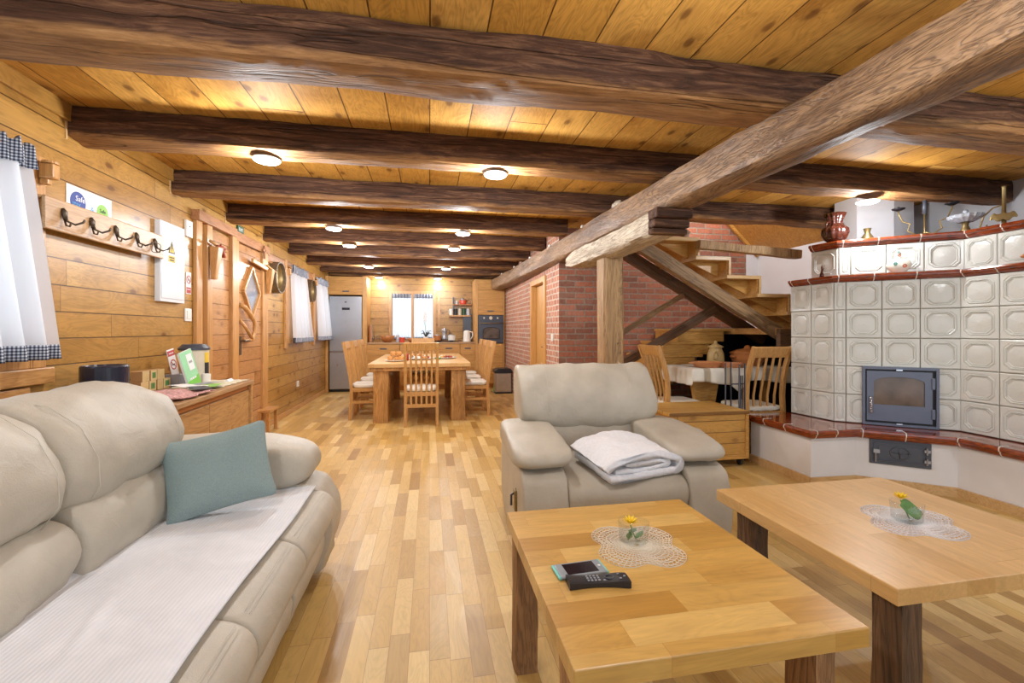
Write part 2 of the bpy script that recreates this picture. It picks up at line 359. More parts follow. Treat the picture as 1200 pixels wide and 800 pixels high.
M['crochet_w'] = plain('white_crochet', hexc(230, 230, 234), 0.9, noise_amt=0.03)
M['glass'] = glass('clear_glass')
M['petal'] = plain('yellow_petal', hexc(242, 206, 30), 0.6, noise_amt=0.1)
M['leaf'] = plain('green_leaf', hexc(92, 138, 74), 0.5, noise_amt=0.2, nscale=40)
M['phone_grey'] = plain('grey_phone_case', hexc(138, 146, 154), 0.4)
M['phone_teal'] = plain('turquoise_bumper', hexc(112, 196, 190), 0.4)
M['screen'] = plain('dark_screen', hexc(28, 26, 38), 0.1)
M['key'] = plain('grey_key', hexc(150, 152, 160), 0.5)
M['terracotta'] = plain('terracotta', hexc(198, 132, 84), 0.5, noise_amt=0.08)
M['terra_dark'] = plain('glazed_brown_clay', hexc(176, 112, 62), 0.3, noise_amt=0.08)
M['stoneware'] = plain('yellow_stoneware', hexc(206, 176, 118), 0.35)
M['amber'] = plain('amber_red_glass_vase', hexc(62, 28, 20), 0.12, noise_amt=0.3, nscale=20, coat=0.5)
M['maiolica'] = plain('white_glazed_jug', hexc(226, 222, 208), 0.2)
M['teal_paint'] = plain('teal_paint', hexc(60, 150, 140), 0.3)
M['orange_paint'] = plain('rust_paint', hexc(176, 84, 44), 0.3)
M['crystal'] = plain('cut_crystal', hexc(196, 204, 216), 0.08, 0.2, noise_amt=0.25, nscale=60)
M['anthracite'] = plain('anthracite_oven', hexc(72, 78, 90), 0.35, 0.2)
M['oven_glass'] = plain('oven_glass', hexc(92, 82, 76), 0.08, noise_amt=0.35, nscale=9)
M['red_enamel'] = plain('red_enamel', hexc(206, 74, 54), 0.3)
M['cardboard'] = plain('kraft_cardboard', hexc(176, 138, 92), 0.8)
M['cardboard_light'] = plain('light_kraft', hexc(206, 178, 126), 0.7)
M['bread'] = plain('pastry', hexc(206, 146, 82), 0.8, noise_amt=0.3, nscale=40)
M['berry'] = plain('red_fruit', hexc(160, 52, 44), 0.5, noise_amt=0.3, nscale=40)
M['rug_cloth'] = plain('red_white_woven', hexc(196, 150, 146), 0.9, noise_amt=0.45, nscale=70)
M['doily_mat'] = plain('ivory_lace', hexc(214, 206, 180), 0.9, noise_amt=0.12, nscale=70)
M['outside'] = plain('pale_outdoor_wall', hexc(210, 214, 220), 0.9)
M['navy'] = plain('dark_navy_gloss', hexc(36, 38, 54), 0.25)
M['cream_can'] = plain('cream_ceramic', hexc(214, 206, 186), 0.35)
M['mirror'] = plain('mirror_glass', hexc(214, 222, 214), 0.03, 1.0, noise_amt=0.0)
M['dark_wood_rim'] = wood('dark_hoop', hexc(70, 58, 44), hexc(120, 100, 76), 'Z', 1.0, 0.5)
M['rag'] = plain('brown_leather_tassel', hexc(150, 60, 40), 0.6)
M['bin_side'] = plain('bin_steel', hexc(186, 176, 160), 0.35, 0.7)
M['orchid'] = plain('white_orchid', hexc(240, 240, 240), 0.6)
M['glass_blue'] = plain('outdoor_reflection', hexc(170, 180, 196), 0.06, 0.5)

M['leg_tan'] = wood('old_tan_oak_leg', hexc(112, 76, 46), hexc(186, 140, 92), 'Z', 1.0, 0.6, streak=0.4, streakcol=hexc(70, 46, 28), bump=0.9)
M['leg_old'] = wood('old_dark_oak_leg', hexc(58, 40, 28), hexc(132, 98, 66), 'Z', 1.0, 0.6, streak=0.6, streakcol=hexc(40, 27, 18), bump=0.9)
# ------------------------------------------------------------------ mesh helpers
class MB:
    """collects shapes; build() links them as ONE mesh object"""
    def __init__(s): s.v = []; s.f = []; s.mi = []; s.cur = 0
    def add(s, vs, fs):
        o = len(s.v); s.v += [tuple(v) for v in vs]; s.f += [tuple(i + o for i in f) for f in fs]; s.mi += [s.cur] * len(fs); return s
    def m(s, i): s.cur = i; return s
    def box(s, a, b, mat=None):
        x0, y0, z0 = a; x1, y1, z1 = b
        vs = [(x0, y0, z0), (x1, y0, z0), (x1, y1, z0), (x0, y1, z0), (x0, y0, z1), (x1, y0, z1), (x1, y1, z1), (x0, y1, z1)]
        if mat is not None: vs = [mat @ Vector(v) for v in vs]
        return s.add(vs, [(0, 3, 2, 1), (4, 5, 6, 7), (0, 1, 5, 4), (1, 2, 6, 5), (2, 3, 7, 6), (3, 0, 4, 7)])
    def cbox(s, c, d, mat=None):
        return s.box(tuple(c[i] - d[i] / 2 for i in range(3)), tuple(c[i] + d[i] / 2 for i in range(3)), mat)
    def bar(s, p, q, w, h, up=(0, 0, 1)):
        p = Vector(p); q = Vector(q); d = (q - p); L = d.length; d.normalize()
        u = Vector(up); r = d.cross(u)
        if r.length < 1e-4: u = Vector((1, 0, 0)); r = d.cross(u)
        r.normalize(); u = r.cross(d)
        vs = []
        for e in (p, q):
            for a, b in ((-1, -1), (1, -1), (1, 1), (-1, 1)): vs.append(e + r * (a * w / 2) + u * (b * h / 2))
        return s.add(vs, [(0, 1, 2, 3), (7, 6, 5, 4), (0, 4, 5, 1), (1, 5, 6, 2), (2, 6, 7, 3), (3, 7, 4, 0)])
    def tube(s, pts, r, n=8, cap=True):
        pts = [Vector(p) for p in pts]; rs = r if isinstance(r, (list, tuple)) else [r] * len(pts)
        vs = []; fs = []; prev = None
        for i, p in enumerate(pts):
            d = (pts[min(i + 1, len(pts) - 1)] - pts[max(i - 1, 0)]).normalized()
            if prev is None:
                u = Vector((0, 0, 1)) if abs(d.z) < 0.9 else Vector((1, 0, 0)); a = d.cross(u).normalized()
            else: a = (prev - d * prev.dot(d)).normalized()
            prev = a; b = d.cross(a)
            for k in range(n):
                t = 2 * PI * k / n; vs.append(p + (a * math.cos(t) + b * math.sin(t)) * rs[i])
        for i in range(len(pts) - 1):
            for k in range(n): fs.append((i * n + k, i * n + (k + 1) % n, (i + 1) * n + (k + 1) % n, (i + 1) * n + k))
        if cap: fs.append(tuple(range(n))[::-1]); fs.append(tuple((len(pts) - 1) * n + k for k in range(n)))
        return s.add(vs, fs)
    def lathe(s, prof, c=(0, 0, 0), n=24, mat=None, rfun=None):
        vs = []; fs = []
        for r, z in prof:
            for k in range(n):
                t = 2 * PI * k / n; rr = r * (rfun(t, z) if rfun else 1)
                v = Vector((c[0] + rr * math.cos(t), c[1] + rr * math.sin(t), c[2] + z)); vs.append(mat @ v if mat else v)
        for i in range(len(prof) - 1):
            for k in range(n): fs.append((i * n + k, i * n + (k + 1) % n, (i + 1) * n + (k + 1) % n, (i + 1) * n + k))
        if prof[0][0] > 1e-5: fs.append(tuple(range(n))[::-1])
        if prof[-1][0] > 1e-5: fs.append(tuple((len(prof) - 1) * n + k for k in range(n)))
        return s.add(vs, fs)
    def prism(s, poly, z0, z1, fn=lambda a, b, c: (a, b, c)):
        n = len(poly); vs = [fn(a, b, z0) for a, b in poly] + [fn(a, b, z1) for a, b in poly]
        return s.add(vs, [tuple(range(n))[::-1], tuple(range(n, 2 * n))] + [(i, (i + 1) % n, n + (i + 1) % n, n + i) for i in range(n)])
    def grid(s, nu, nv, fn, thick=None):
        vs = [fn(i / nu, j / nv) for i in range(nu + 1) for j in range(nv + 1)]
        return s.add(vs, [(i * (nv + 1) + j, (i + 1) * (nv + 1) + j, (i + 1) * (nv + 1) + j + 1, i * (nv + 1) + j + 1) for i in range(nu) for j in range(nv)])
    def rbox(s, c, d, n=5, cuts=10, fn=None):
        """soft rounded block (superellipsoid)"""
        N = cuts; vs = []; fs = []; idx = {}
        def vid(p):
            k = tuple(round(x, 5) for x in p)
            if k not in idx:
                m_ = max(abs(x) for x in p); q = sum(abs(x) ** n for x in p) ** (1 / n)
                w = [x / q * 1.0 for x in p]
                v = Vector((c[0] + w[0] * d[0] / 2, c[1] + w[1] * d[1] / 2, c[2] + w[2] * d[2] / 2))
                if fn: v = fn(v, w)
                idx[k] = len(vs); vs.append(v)
            return idx[k]
        for ax in range(3):
            for sg in (-1, 1):
                for i in range(N):
                    for j in range(N):
                        q = []
                        for di, dj in ((0, 0), (1, 0), (1, 1), (0, 1)):
                            p = [0, 0, 0]; p[ax] = sg
                            p[(ax + 1) % 3] = -1 + 2 * (i + di) / N; p[(ax + 2) % 3] = -1 + 2 * (j + dj) / N
                            q.append(vid(p))
                        fs.append(tuple(q) if sg > 0 else tuple(q[::-1]))
        return s.add(vs, fs)
    def build(s, name, mats, parent=None, smooth=False, bevel=0, bseg=2, solid=0, subsurf=0, weld=False):
        me = bpy.data.meshes.new(name); me.from_pydata([tuple(v) for v in s.v], [], s.f); 
        if not isinstance(mats, (list, tuple)): mats = [mats]
        for m_ in mats: me.materials.append(m_)
        for i, p in enumerate(me.polygons): p.material_index = s.mi[i]; p.use_smooth = smooth
        me.update()
        o = bpy.data.objects.new(name, me); C.objects.link(o)
        if parent: o.parent = parent
        if solid:
            md = o.modifiers.new('solid', 'SOLIDIFY'); md.thickness = solid; md.offset = 0
        if bevel:
            md = o.modifiers.new('bevel', 'BEVEL'); md.width = bevel; md.segments = bseg; md.limit_method = 'ANGLE'; md.angle_limit = 0.7
        if subsurf:
            md = o.modifiers.new('sub', 'SUBSURF'); md.levels = subsurf; md.render_levels = subsurf
        if smooth and bevel == 0 and smooth == 'auto':
            pass
        return o

def tag(o, label, cat, group=None, kind=None):
    o['label'] = label
    if cat: o['category'] = cat
    if group: o['group'] = group
    if kind: o['kind'] = kind
    return o
def thing(name, label, cat, loc=(0, 0, 0), rz=0, group=None):
    o = bpy.data.objects.new(name, None); C.objects.link(o); o.location = loc; o.rotation_euler = (0, 0, rz)
    o.empty_display_size = 0.05
    return tag(o, label, cat, group)
def struct(o, label=None):
    o['kind'] = 'structure'
    if label: o['label'] = label
    return o
def dup(root, loc=None, rz=None, label=None, group=None):
    r = root.copy(); C.objects.link(r)
    if loc is not None: r.location = loc
    if rz is not None: r.rotation_euler = (0, 0, rz)
    if label: r['label'] = label
    if group: r['group'] = group
    for ch in list(root.children):
        c = ch.copy(); C.objects.link(c); c.parent = r
        for g in list(ch.children):
            d = g.copy(); C.objects.link(d); d.parent = c
    return r
def nz(x, y=0, z=0): return noise.noise(Vector((x, y, z)))

def rough_beam(mb, L, w, h, seed=0, amp=0.012, seg=None, bend=None, corner=0.25, n=20, taper=None):
    """hewn timber along +X from 0 to L, centred on y=0,z=0; corners rounded, faces uneven"""
    seg = seg or max(12, int(L * 16)); vs = []; fs = []
    for i in range(seg + 1):
        x = L * i / seg
        cy, cz = bend(x) if bend else (0, 0)
        tw = taper(x / L) if taper else 1
        for k in range(n):
            t = 2 * PI * (k + 0.5) / n; e = 12 - corner * 14
            ct, st = math.cos(t), math.sin(t); q = (abs(ct) ** e + abs(st) ** e) ** (-1 / e)
            y = ct * q * w / 2 * tw; z = st * q * h / 2 * tw
            a = nz(x * 1.6 + seed * 7.1, y * 5 + seed, z * 5) + 0.5 * nz(x * 6 + seed, y * 14, z * 14 + seed) + 0.25 * nz(x * 15, y * 40 + seed, z * 40)
            f = 1 + 0
            y += ct * a * amp * 1.3; z += st * a * amp * 1.3
            vs.append((x, y + cy, z + cz))
    for i in range(seg):
        for k in range(n): fs.append((i * n + k, (i + 1) * n + k, (i + 1) * n + (k + 1) % n, i * n + (k + 1) % n))
    fs.append(tuple(range(n))); fs.append(tuple(seg * n + k for k in range(n))[::-1])
    return mb.add(vs, fs)

def orient(p, q):
    """matrix putting local +X from p to q, z kept up"""
    p = Vector(p); q = Vector(q); x = (q - p).normalized(); z = Vector((0, 0, 1)); y = z.cross(x)
    if y.length < 1e-3: y = Vector((0, 1, 0))
    y.normalize(); z = x.cross(y)
    m = Matrix((x, y, z)).transposed().to_4x4(); m.translation = p; return m

def prof_cushion(mb, prof, y0, y1, inset=0.08, seg=22, puff=7, wr=0.006, seed=0, cen=None, lift=0.0):
    """upholstered block: closed PROFILE in (x,z) swept along y, ends drawn in softly"""
    n = len(prof)
    # densify profile with Catmull-Rom
    P = []
    for i in range(n):
        p0, p1, p2, p3 = (Vector((*prof[(i + k - 1) % n], 0)) for k in range(4))
        for s_ in range(4):
            t = s_ / 4
            P.append(0.5 * ((2 * p1) + (-p0 + p2) * t + (2 * p0 - 5 * p1 + 4 * p2 - p3) * t * t + (-p0 + 3 * p1 - 3 * p2 + p3) * t ** 3))
    n = len(P); c = cen or (sum(p.x for p in P) / n, sum(p.y for p in P) / n)
    vs = []; fs = []
    for i in range(seg + 1):
        th = -1 + 2 * i / seg
        s_ = math.copysign(1 - (1 - abs(th)) ** 1.7, th)
        f = (1 - abs(s_) ** puff) ** (1 / puff) if abs(s_) < 1 else 0
        k = 1 - inset * (1 - f) * 3
        y = (y0 + y1) / 2 + s_ * (y1 - y0) / 2
        for j, p in enumerate(P):
            dx = (p.x - c[0]) * k; dz = (p.y - c[1]) * k
            a = nz(p.x * 5 + seed, y * 7, p.y * 5) + 0.5 * nz(p.x * 13, y * 15 + seed, p.y * 13)
            a *= wr * (1 + 1.5 * (1 - f)); L = math.hypot(dx, dz) + 1e-6
            vs.append((c[0] + dx + dx / L * a, y, c[1] + dz + dz / L * a + lift * (1 - s_ * s_)))
    for i in range(seg):
        for j in range(n): fs.append((i * n + j, i * n + (j + 1) % n, (i + 1) * n + (j + 1) % n, (i + 1) * n + j))
    fs.append(tuple(range(n))[::-1]); fs.append(tuple(seg * n + j for j in range(n)))
    return mb.add(vs, fs)

def text_mesh(name, body, size, mat, M4, parent=None, extrude=0.0006, align='CENTER'):
    cu = bpy.data.curves.new(name, 'FONT'); cu.body = body; cu.size = size; cu.extrude = extrude
    cu.align_x = align; cu.align_y = 'CENTER'; cu.resolution_u = 2
    tmp = bpy.data.objects.new(name, cu); C.objects.link(tmp)
    dg = bpy.context.evaluated_depsgraph_get(); me = bpy.data.meshes.new_from_object(tmp.evaluated_get(dg))
    bpy.data.objects.remove(tmp); bpy.data.curves.remove(cu)
    me.materials.clear(); me.materials.append(mat); me.transform(M4)
    o = bpy.data.objects.new(name, me); C.objects.link(o)
    if parent: o.parent = parent
    return o
def face_px(y, z, x):   # writing on a wall that faces +X : reads along -Y? (viewer looks toward -X, right is +Y)
    m = Matrix(((0, 0, 1, x), (1, 0, 0, y), (0, 1, 0, z), (0, 0, 0, 1))); return m
def face_my(x, z, y):   # writing on a face that looks toward -Y
    return Matrix(((1, 0, 0, x), (0, 0, -1, y), (0, 1, 0, z), (0, 0, 0, 1)))
def auto_smooth(o, ang=0.6):
    for p in o.data.polygons: p.use_smooth = True
    try:
        md = None
        o.data.set_sharp_from_angle(angle=ang)
    except Exception: pass
    return o

def print_lines(name, size, w, mat, M4, parent=None):
    """small print too fine to read: thin broken bars"""
    mb = MB(); x = -w / 2; k = 0
    while x < w / 2:
        L = w * (0.10 + 0.06 * ((k * 7) % 3)); mb.box((x, -size * 0.28, 0), (min(x + L, w / 2), size * 0.28, 0.0006)); x += L + w * 0.05; k += 1
    mb.v = [tuple(M4 @ Vector(v)) for v in mb.v]; return mb.build(name, mat, parent)
# ------------------------------------------------------------------ room shell
XL, YB, ZC = -2.05, 10.04, 2.55
def shell(name, a, b, mat): 
    return struct(MB().box(a, b).build(name, mat))
shell('floor', (-2.3, -2.6, -0.1), (5.2, 10.2, 0.0), M['floor'])
# ceiling with the stairwell opening (x 1.95..4.48, y 4.2..5.43)
cb = MB()
cb.box((-2.3, -2.6, ZC), (5.2, 4.22, ZC + 0.08)); cb.box((-2.3, 4.22, ZC), (2.05, 10.2, ZC + 0.08))
struct(cb.build('ceiling', M['ceiling']))
cb = MB(); cb.box((1.9, 4.1, 3.4), (5.1, 5.6, 3.45)); cb.box((1.97, 4.14, ZC + 0.08), (5.1, 4.2, 3.4)); cb.box((1.97, 4.2, ZC + 0.08), (2.03, 5.43, 3.4))
struct(cb.build('ceiling', M['white_wall']))
# left log wall with window openings
def holed_wall(name, x0, x1, y0, y1, z0, z1, holes, mat):
    mb = MB(); y = y0
    for a, b, za, zb in sorted(holes):
        mb.box((x0, y, z0), (x1, a, z1)); mb.box((x0, a, z0), (x1, b, za)); mb.box((x0, a, zb), (x1, b, z1)); y = b
    mb.box((x0, y, z0), (x1, y1, z1)); return struct(mb.build(name, mat))
WIN = [(1.35, 2.71, 1.12, 2.10), (7.05, 7.75, 1.12, 2.05), (8.62, 9.40, 1.12, 2.05)]
holed_wall('wall_left', XL - 0.2, XL, -2.6, 10.2, 0, ZC, WIN, M['wall_long'])
# back wall with kitchen window
mb = MB(); wx0, wx1, wz0, wz1 = -0.80, 0.08, 1.06, 2.04
mb.box((XL - 0.2, YB, 0), (wx0, YB + 0.2, ZC)); mb.box((wx1, YB, 0), (5.2, YB + 0.2, ZC)); mb.box((wx0, YB, 0), (wx1, YB + 0.2, wz0)); mb.box((wx0, YB, wz1), (wx1, YB + 0.2, ZC))
struct(mb.build('wall_back', M['wall_cross']))
# brick walls: along the kitchen (faces -x) with the door opening, and behind the stairs (faces -y)
BX, BY = 1.62, 5.43
DY0, DY1, DZ = 6.05, 6.98, 2.02
mb = MB(); mb.box((BX, DY1, 0), (BX + 0.2, YB, ZC)); mb.box((BX, BY + 0.001, 0), (BX + 0.2, DY0, ZC)); mb.box((BX, DY0, DZ), (BX + 0.2, DY1, ZC))
struct(mb.build('wall_brick_kitchen', M['brick_y']))
struct(MB().box((BX + 0.001, BY, 0), (4.30, BY + 0.0008, 3.4)).box((BX + 0.201, BY + 0.0008, 0), (4.30, BY + 0.2, 3.4)).build('wall_brick_stairs', M['brick_x']))
mb = MB(); mb.box((4.30, BY, 0), (5.2, BY + 0.2, 3.4)); struct(mb.build('wall_stairs_white', M['white_wall']))
mb = MB(); mb.box((4.48, 3.95, 0), (4.68, BY, 3.4)); mb.box((4.48, 3.93, 0), (5.2, 4.13, ZC)); mb.box((5.0, -2.6, 0), (5.2, 3.93, ZC))
struct(mb.build('wall_right', M['white_wall']))
# sloping boarded soffit over the stairs
mb = MB()
mb.prism([(4.48, 2.28), (4.50, 2.34), (4.02, 2.82), (3.95, 2.78)], 4.05, BY, lambda a, b, c: (a, c, b))
struct(mb.build('ceiling_slope', M['stair']))
mb = MB(); mb.bar((4.46, BY - 0.03, 2.27), (3.90, BY - 0.03, 2.80), 0.04, 0.04); struct(mb.build('trim_1', M['stair']))
# skirting boards
struct(MB().box((XL, 6.12, 0), (XL + 0.018, 9.42, 0.07)).build('baseboard_left', M['trim_h'], bevel=0.004))

# ceiling corner strip along left wall
struct(MB().box((XL, -2.6, 2.45), (XL + 0.02, 10.0, 2.549)).build('trim_2', M['wall_long'], bevel=0.003))

# ------------------------------------------------------------------ ceiling beams
ordn = ['first', 'second', 'third', 'fourth', 'fifth', 'sixth', 'seventh', 'eighth', 'ninth']
beam_y = [0.98, 2.02, 3.08, 4.12, 5.10, 6.12, 7.12, 8.12, 9.08, 9.80]
for i, y in enumerate(beam_y):
    x1 = 4.98 if i <= 3 else 1.60
    if i == 3: x1 = 4.46
    L = x1 - (XL + 0.005)
    mb = MB(); hh = [0.2, 0.22, 0.19, 0.19, 0.185, 0.18, 0.18, 0.18, 0.18, 0.17][i]
    ww = [0.22, 0.24, 0.2, 0.2, 0.2, 0.19, 0.19, 0.19, 0.19, 0.16][i]
    rough_beam(mb, L, ww, hh, seed=i * 3 + 1, amp=0.012, bend=lambda x, s=i: (0.015 * nz(x * 0.5, s * 5.3), 0.010 * nz(x * 0.45, s * 2.1, 4)), corner=0.3, seg=int(L * 18))
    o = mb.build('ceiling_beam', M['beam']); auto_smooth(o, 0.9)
    o.location = (XL + 0.005, y, 2.55 - hh / 2 + 0.005)
    pos = 'dark hewn beam above the viewer, nearest of the ceiling beams' if i == 0 else f'dark hewn ceiling beam, {ordn[i-1]} across the room from the viewer'
    if i == 9: pos = 'dark hewn ceiling beam closest to the kitchen window wall'
    if i == 1: pos = 'wide dark hewn ceiling beam at the top, nearest to the viewer'
    tag(o, pos, 'beam', 'dark beams across the ceiling')
# mortar-white marks where beams meet wall are wall pockets: thin pale frames
for i, y in enumerate(beam_y[2:6]):
    mb = MB()
    mb.box((XL, y - 0.115, 2.345), (XL + 0.006, y - 0.103, 2.45)); 
    struct(mb.build(f'trim_{3+i}', M['stair_light']))

# the long carrying beam
def path_beam(name, mat, pts, w, h, label, cat, seed, amp, hfun=None, corner=0.3, seg=90):
    mb = MB(); n = 22; vs = []; fs = []
    L = len(pts) - 1
    for i in range(seg + 1):
        u = i / seg * L; k = min(int(u), L - 1); f = u - k; f = f * f * (3 - 2 * f) if False else f
        p0 = Vector(pts[max(k - 1, 0)]); p1 = Vector(pts[k]); p2 = Vector(pts[k + 1]); p3 = Vector(pts[min(k + 2, L)])
        p = 0.5 * ((2 * p1) + (-p0 + p2) * f + (2 * p0 - 5 * p1 + 4 * p2 - p3) * f * f + (-p0 + 3 * p1 - 3 * p2 + p3) * f ** 3)
        hh = hfun(i / seg) if hfun else h
        for j in range(n):
            t = 2 * PI * (j + 0.5) / n; e = 8
            ct, st = math.cos(t), math.sin(t); q = (abs(ct) ** e + abs(st) ** e) ** (-1 / e)
            a = nz(p.y * 1.4 + seed, ct * 2, st * 2) + 0.6 * nz(p.y * 5 + seed, ct * 4, st * 4) + 0.4 * nz(p.y * 16, ct * 7 + seed, st * 7)
            vs.append((p.x + ct * q * w / 2 + ct * a * amp, p.y, p.z + st * q * hh / 2 + st * a * amp * 0.7))
    for i in range(seg):
        for j in range(n): fs.append((i * n + j, (i + 1) * n + j, (i + 1) * n + (j + 1) % n, i * n + (j + 1) % n))
    fs.append(tuple(range(n))); fs.append(tuple(seg * n + j for j in range(n))[::-1])
    mb.add(vs, fs); o = mb.build(name, mat); auto_smooth(o, 0.9); 
    return tag(o, label, cat)
main_pts = [(1.90, -0.6, 2.24), (1.88, 0.4, 2.24), (1.86, 1.2, 2.24), (1.81, 2.0, 2.235), (1.74, 3.0, 2.23), (1.70, 4.0, 2.235), (1.66, 4.9, 2.22), (1.60, 6.2, 2.215), (1.53, 7.6, 2.215), (1.46, 8.6, 2.215), (1.42, 9.38, 2.215)]
path_beam('carrying_beam', M['main_beam'], main_pts, 0.24, 0.235, 'long crooked grey-brown beam running lengthwise beneath the ceiling beams', 'beam', 3, 0.017)
# bolster under it on the post
bol = [(1.70, 3.0, 2.035), (1.71, 3.4, 2.035), (1.71, 4.0, 2.03), (1.68, 4.5, 2.03), (1.66, 4.88, 2.02)]
path_beam('timber_bolster', M['corbel'], bol, 0.26, 0.15, 'short bleached rough timber lying between the carrying beam and the post', 'beam', 11, 0.02, lambda u: 0.07 + 0.11 * min(1, (1 - u) * 6 + 0.15) , seg=50)
# corbel blocks stacked at its near end (carved steps)
tc = thing('carved_corbel', 'stepped dark corbel ends closing the near end of the bleached bolster', 'corbel', (1.70, 2.90, 2.0))
for k, (y0, z0, z1) in enumerate([(-0.04, 0.045, 0.115), (0.0, -0.015, 0.043), (0.03, -0.06, -0.017)]):
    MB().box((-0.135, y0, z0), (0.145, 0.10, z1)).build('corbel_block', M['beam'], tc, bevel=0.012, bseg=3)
# post
mb = MB(); rough_beam(mb, 1.955, 0.21, 0.21, seed=21, amp=0.006, corner=0.1, seg=50, n=24)
Mz = Matrix.Rotation(-PI / 2, 4, 'Y')
me_v = [Mz @ Vector(v) for v in mb.v]; mb.v = [tuple(v) for v in me_v]
tp = thing('wooden_post', 'square weathered oak post carrying the bolster behind the armchair', 'post', (1.745, 4.10, 0.0))
o = mb.build('shaft', M['post'], tp); auto_smooth(o, 0.6)
MB().box((0.025, -0.110, 1.02), (0.06, -0.1, 1.13)).build('mortise', M['stair_dark'], tp)
# bolts and pegs on top of the carrying beam
for (x, y, z, r) in [(1.62, 4.55, 2.35, 0.02), (1.55, 5.62, 2.345, 0.02), (1.51, 6.6, 2.34, 0.02), (1.46, 7.62, 2.34, 0.018), (1.40, 8.6, 2.34, 0.018)]:
    mb = MB(); mb.lathe([(0.0, -0.02), (r * 0.6, -0.02), (r * 0.6, 0.0), (r, 0.005), (r, 0.02), (r * 0.5, 0.032), (0, 0.033)], (0, 0, 0), 12)
    o = mb.build('beam_bolt', M['white_plastic'], smooth=True); o.location = (x, y, z - 0.005)
    tag(o, 'small pale bolt head on top of the long carrying beam', 'bolt', 'bolts on the carrying beam')
# ceramic bird pair sitting on the carrying beam
tb = thing('wood_knot', 'small bleached knot of wood wedged on top of the carrying beam', 'wood knot', (1.655, 3.75, 2.345))
mb = MB(); mb.rbox((0, 0.0, 0.03), (0.05, 0.16, 0.055), 3, 8, lambda v, w: v + Vector((0, 0, 0.014 * nz(v.x * 30, v.y * 30, v.z * 30)))).build('knot', M['corbel'], tb, smooth=True)

# ------------------------------------------------------------------ ceiling lamps
lamp0 = None
spots = [(-1.03, 3.10, 'bright downlight nearest the coat rack, left of the pair closest to the viewer'), (0.46, 3.10, 'bright downlight at the top centre, right of the pair closest to the viewer'),
         (-1.02, 5.10, 'left downlight of the pair on the beam before the dining table'), (0.38, 5.10, 'right downlight of the pair on the beam before the dining table'),
         (-1.03, 6.12, 'left downlight above the near end of the dining table'), (0.34, 6.12, 'right downlight above the near end of the dining table'),
         (-1.04, 8.12, 'left downlight above the far end of the dining table'), (0.30, 8.12, 'right downlight above the far end of the dining table'),
         (-1.05, 9.80, 'left downlight in front of the kitchen wall'), (0.18, 9.80, 'right downlight in front of the kitchen wall'),
         (3.60, 3.10, 'downlight above the tiled stove beside the white chimney'),
         (-0.9, 0.98, 'unseen downlight added as fill over the sofa above the viewer'), (0.9, 0.98, 'unseen downlight added as fill over the coffee tables above the viewer'), (3.2, 0.98, 'unseen downlight added as fill right of the viewer')]  # these three are out of view, added to fill the near room
def lamp_z(y):
    i = min(range(len(beam_y)), key=lambda k: abs(beam_y[k] - y)); return 2.55 - [0.2, 0.22, 0.19, 0.19, 0.185, 0.18, 0.18, 0.18, 0.18, 0.17][i] - 0.006
for i, (x, y, lb) in enumerate(spots):
    z = lamp_z(y) - (0.028 if i == 10 else 0.004)
    if lamp0 is None:
        lamp0 = thing('downlight', lb, 'ceiling lamp', (x, y, z), 0, 'round ceiling downlights')
        MB().lathe([(0.066, 0.004), (0.082, 0.0), (0.082, -0.006), (0.066, -0.006)], n=32).build('rim', M['white_plastic'], lamp0, smooth=True)
        MB().lathe([(0.0, -0.021), (0.05, -0.020), (0.072, -0.015), (0.079, -0.008), (0.079, -0.0062), (0, -0.0062)], n=32).build('diffuser', M['lamp'], lamp0, smooth=True)
    else: dup(lamp0, (x, y, z), 0, lb)
    ld = bpy.data.lights.new('lamp', 'POINT'); ld.energy = LAMP_W * (0.8 if y < 1.5 else 0.4 if y > 9.5 else 0.65 if i == 10 else 1.0); ld.color = LAMP_COL; ld.shadow_soft_size = 0.03
    lo = bpy.data.objects.new('lamp_light', ld); C.objects.link(lo); lo.location = (x, y, z - 0.12)

# ------------------------------------------------------------------ left wall: windows
def curtain(name, y0, y1, ztop, zbot, x, label, flare=0.06, lean=0.08, seed=0, n=130, waves=7, group=None):
    t = thing(name, label, 'curtain', (x, (y0 + y1) / 2, zbot)); w = y1 - y0; h = ztop - zbot
    def fn(z0, z1, amp_s=1.0, dx=0.0):
        def f(u, v):
            z = z0 + (z1 - z0) * v; k = (ztop - zbot - z) / h
            yy = -w / 2 + w * u; yy = yy * (1 + 0.02 * k) + (lean * k * u)
            a = 0.026 + 0.022 * k
            xx = a * math.sin(u * waves * 2 * PI + seed + 0.6 * math.sin(u * 9 + k)) + 0.008 * math.sin(u * 41 + seed) * (1 - k) + dx
            return (xx * amp_s + flare * k, yy, z)
        return f
    hb = 0.075
    MB().grid(n, 24, fn(hb * 0.98, h - 0.10)).build('sheer_panel', M['sheer_dense'], t, smooth=True)
    def ruf(u, v):
        x_, y_, z_ = fn(h - 0.115, h)(u, v); return (x_ + 0.012 + 0.012 * math.sin(u * waves * 6 * PI + seed), y_, z_ + (0.012 * math.sin(u * waves * 5 * PI) if v > 0.9 else 0))
    MB().grid(n * 2, 5, ruf).build('gingham_heading', M['gingham'], t, smooth=True, solid=0.003)
    MB().grid(n, 4, fn(0.0, hb)).build('gingham_hem', M['gingham'], t, smooth=True, solid=0.003)
    MB().tube([(0.0, -w / 2 - 0.1, h - 0.035), (0.0, w / 2 + 0.03, h - 0.035)], 0.009).build('rod', M['trim_h'], t, smooth=True)
    return t
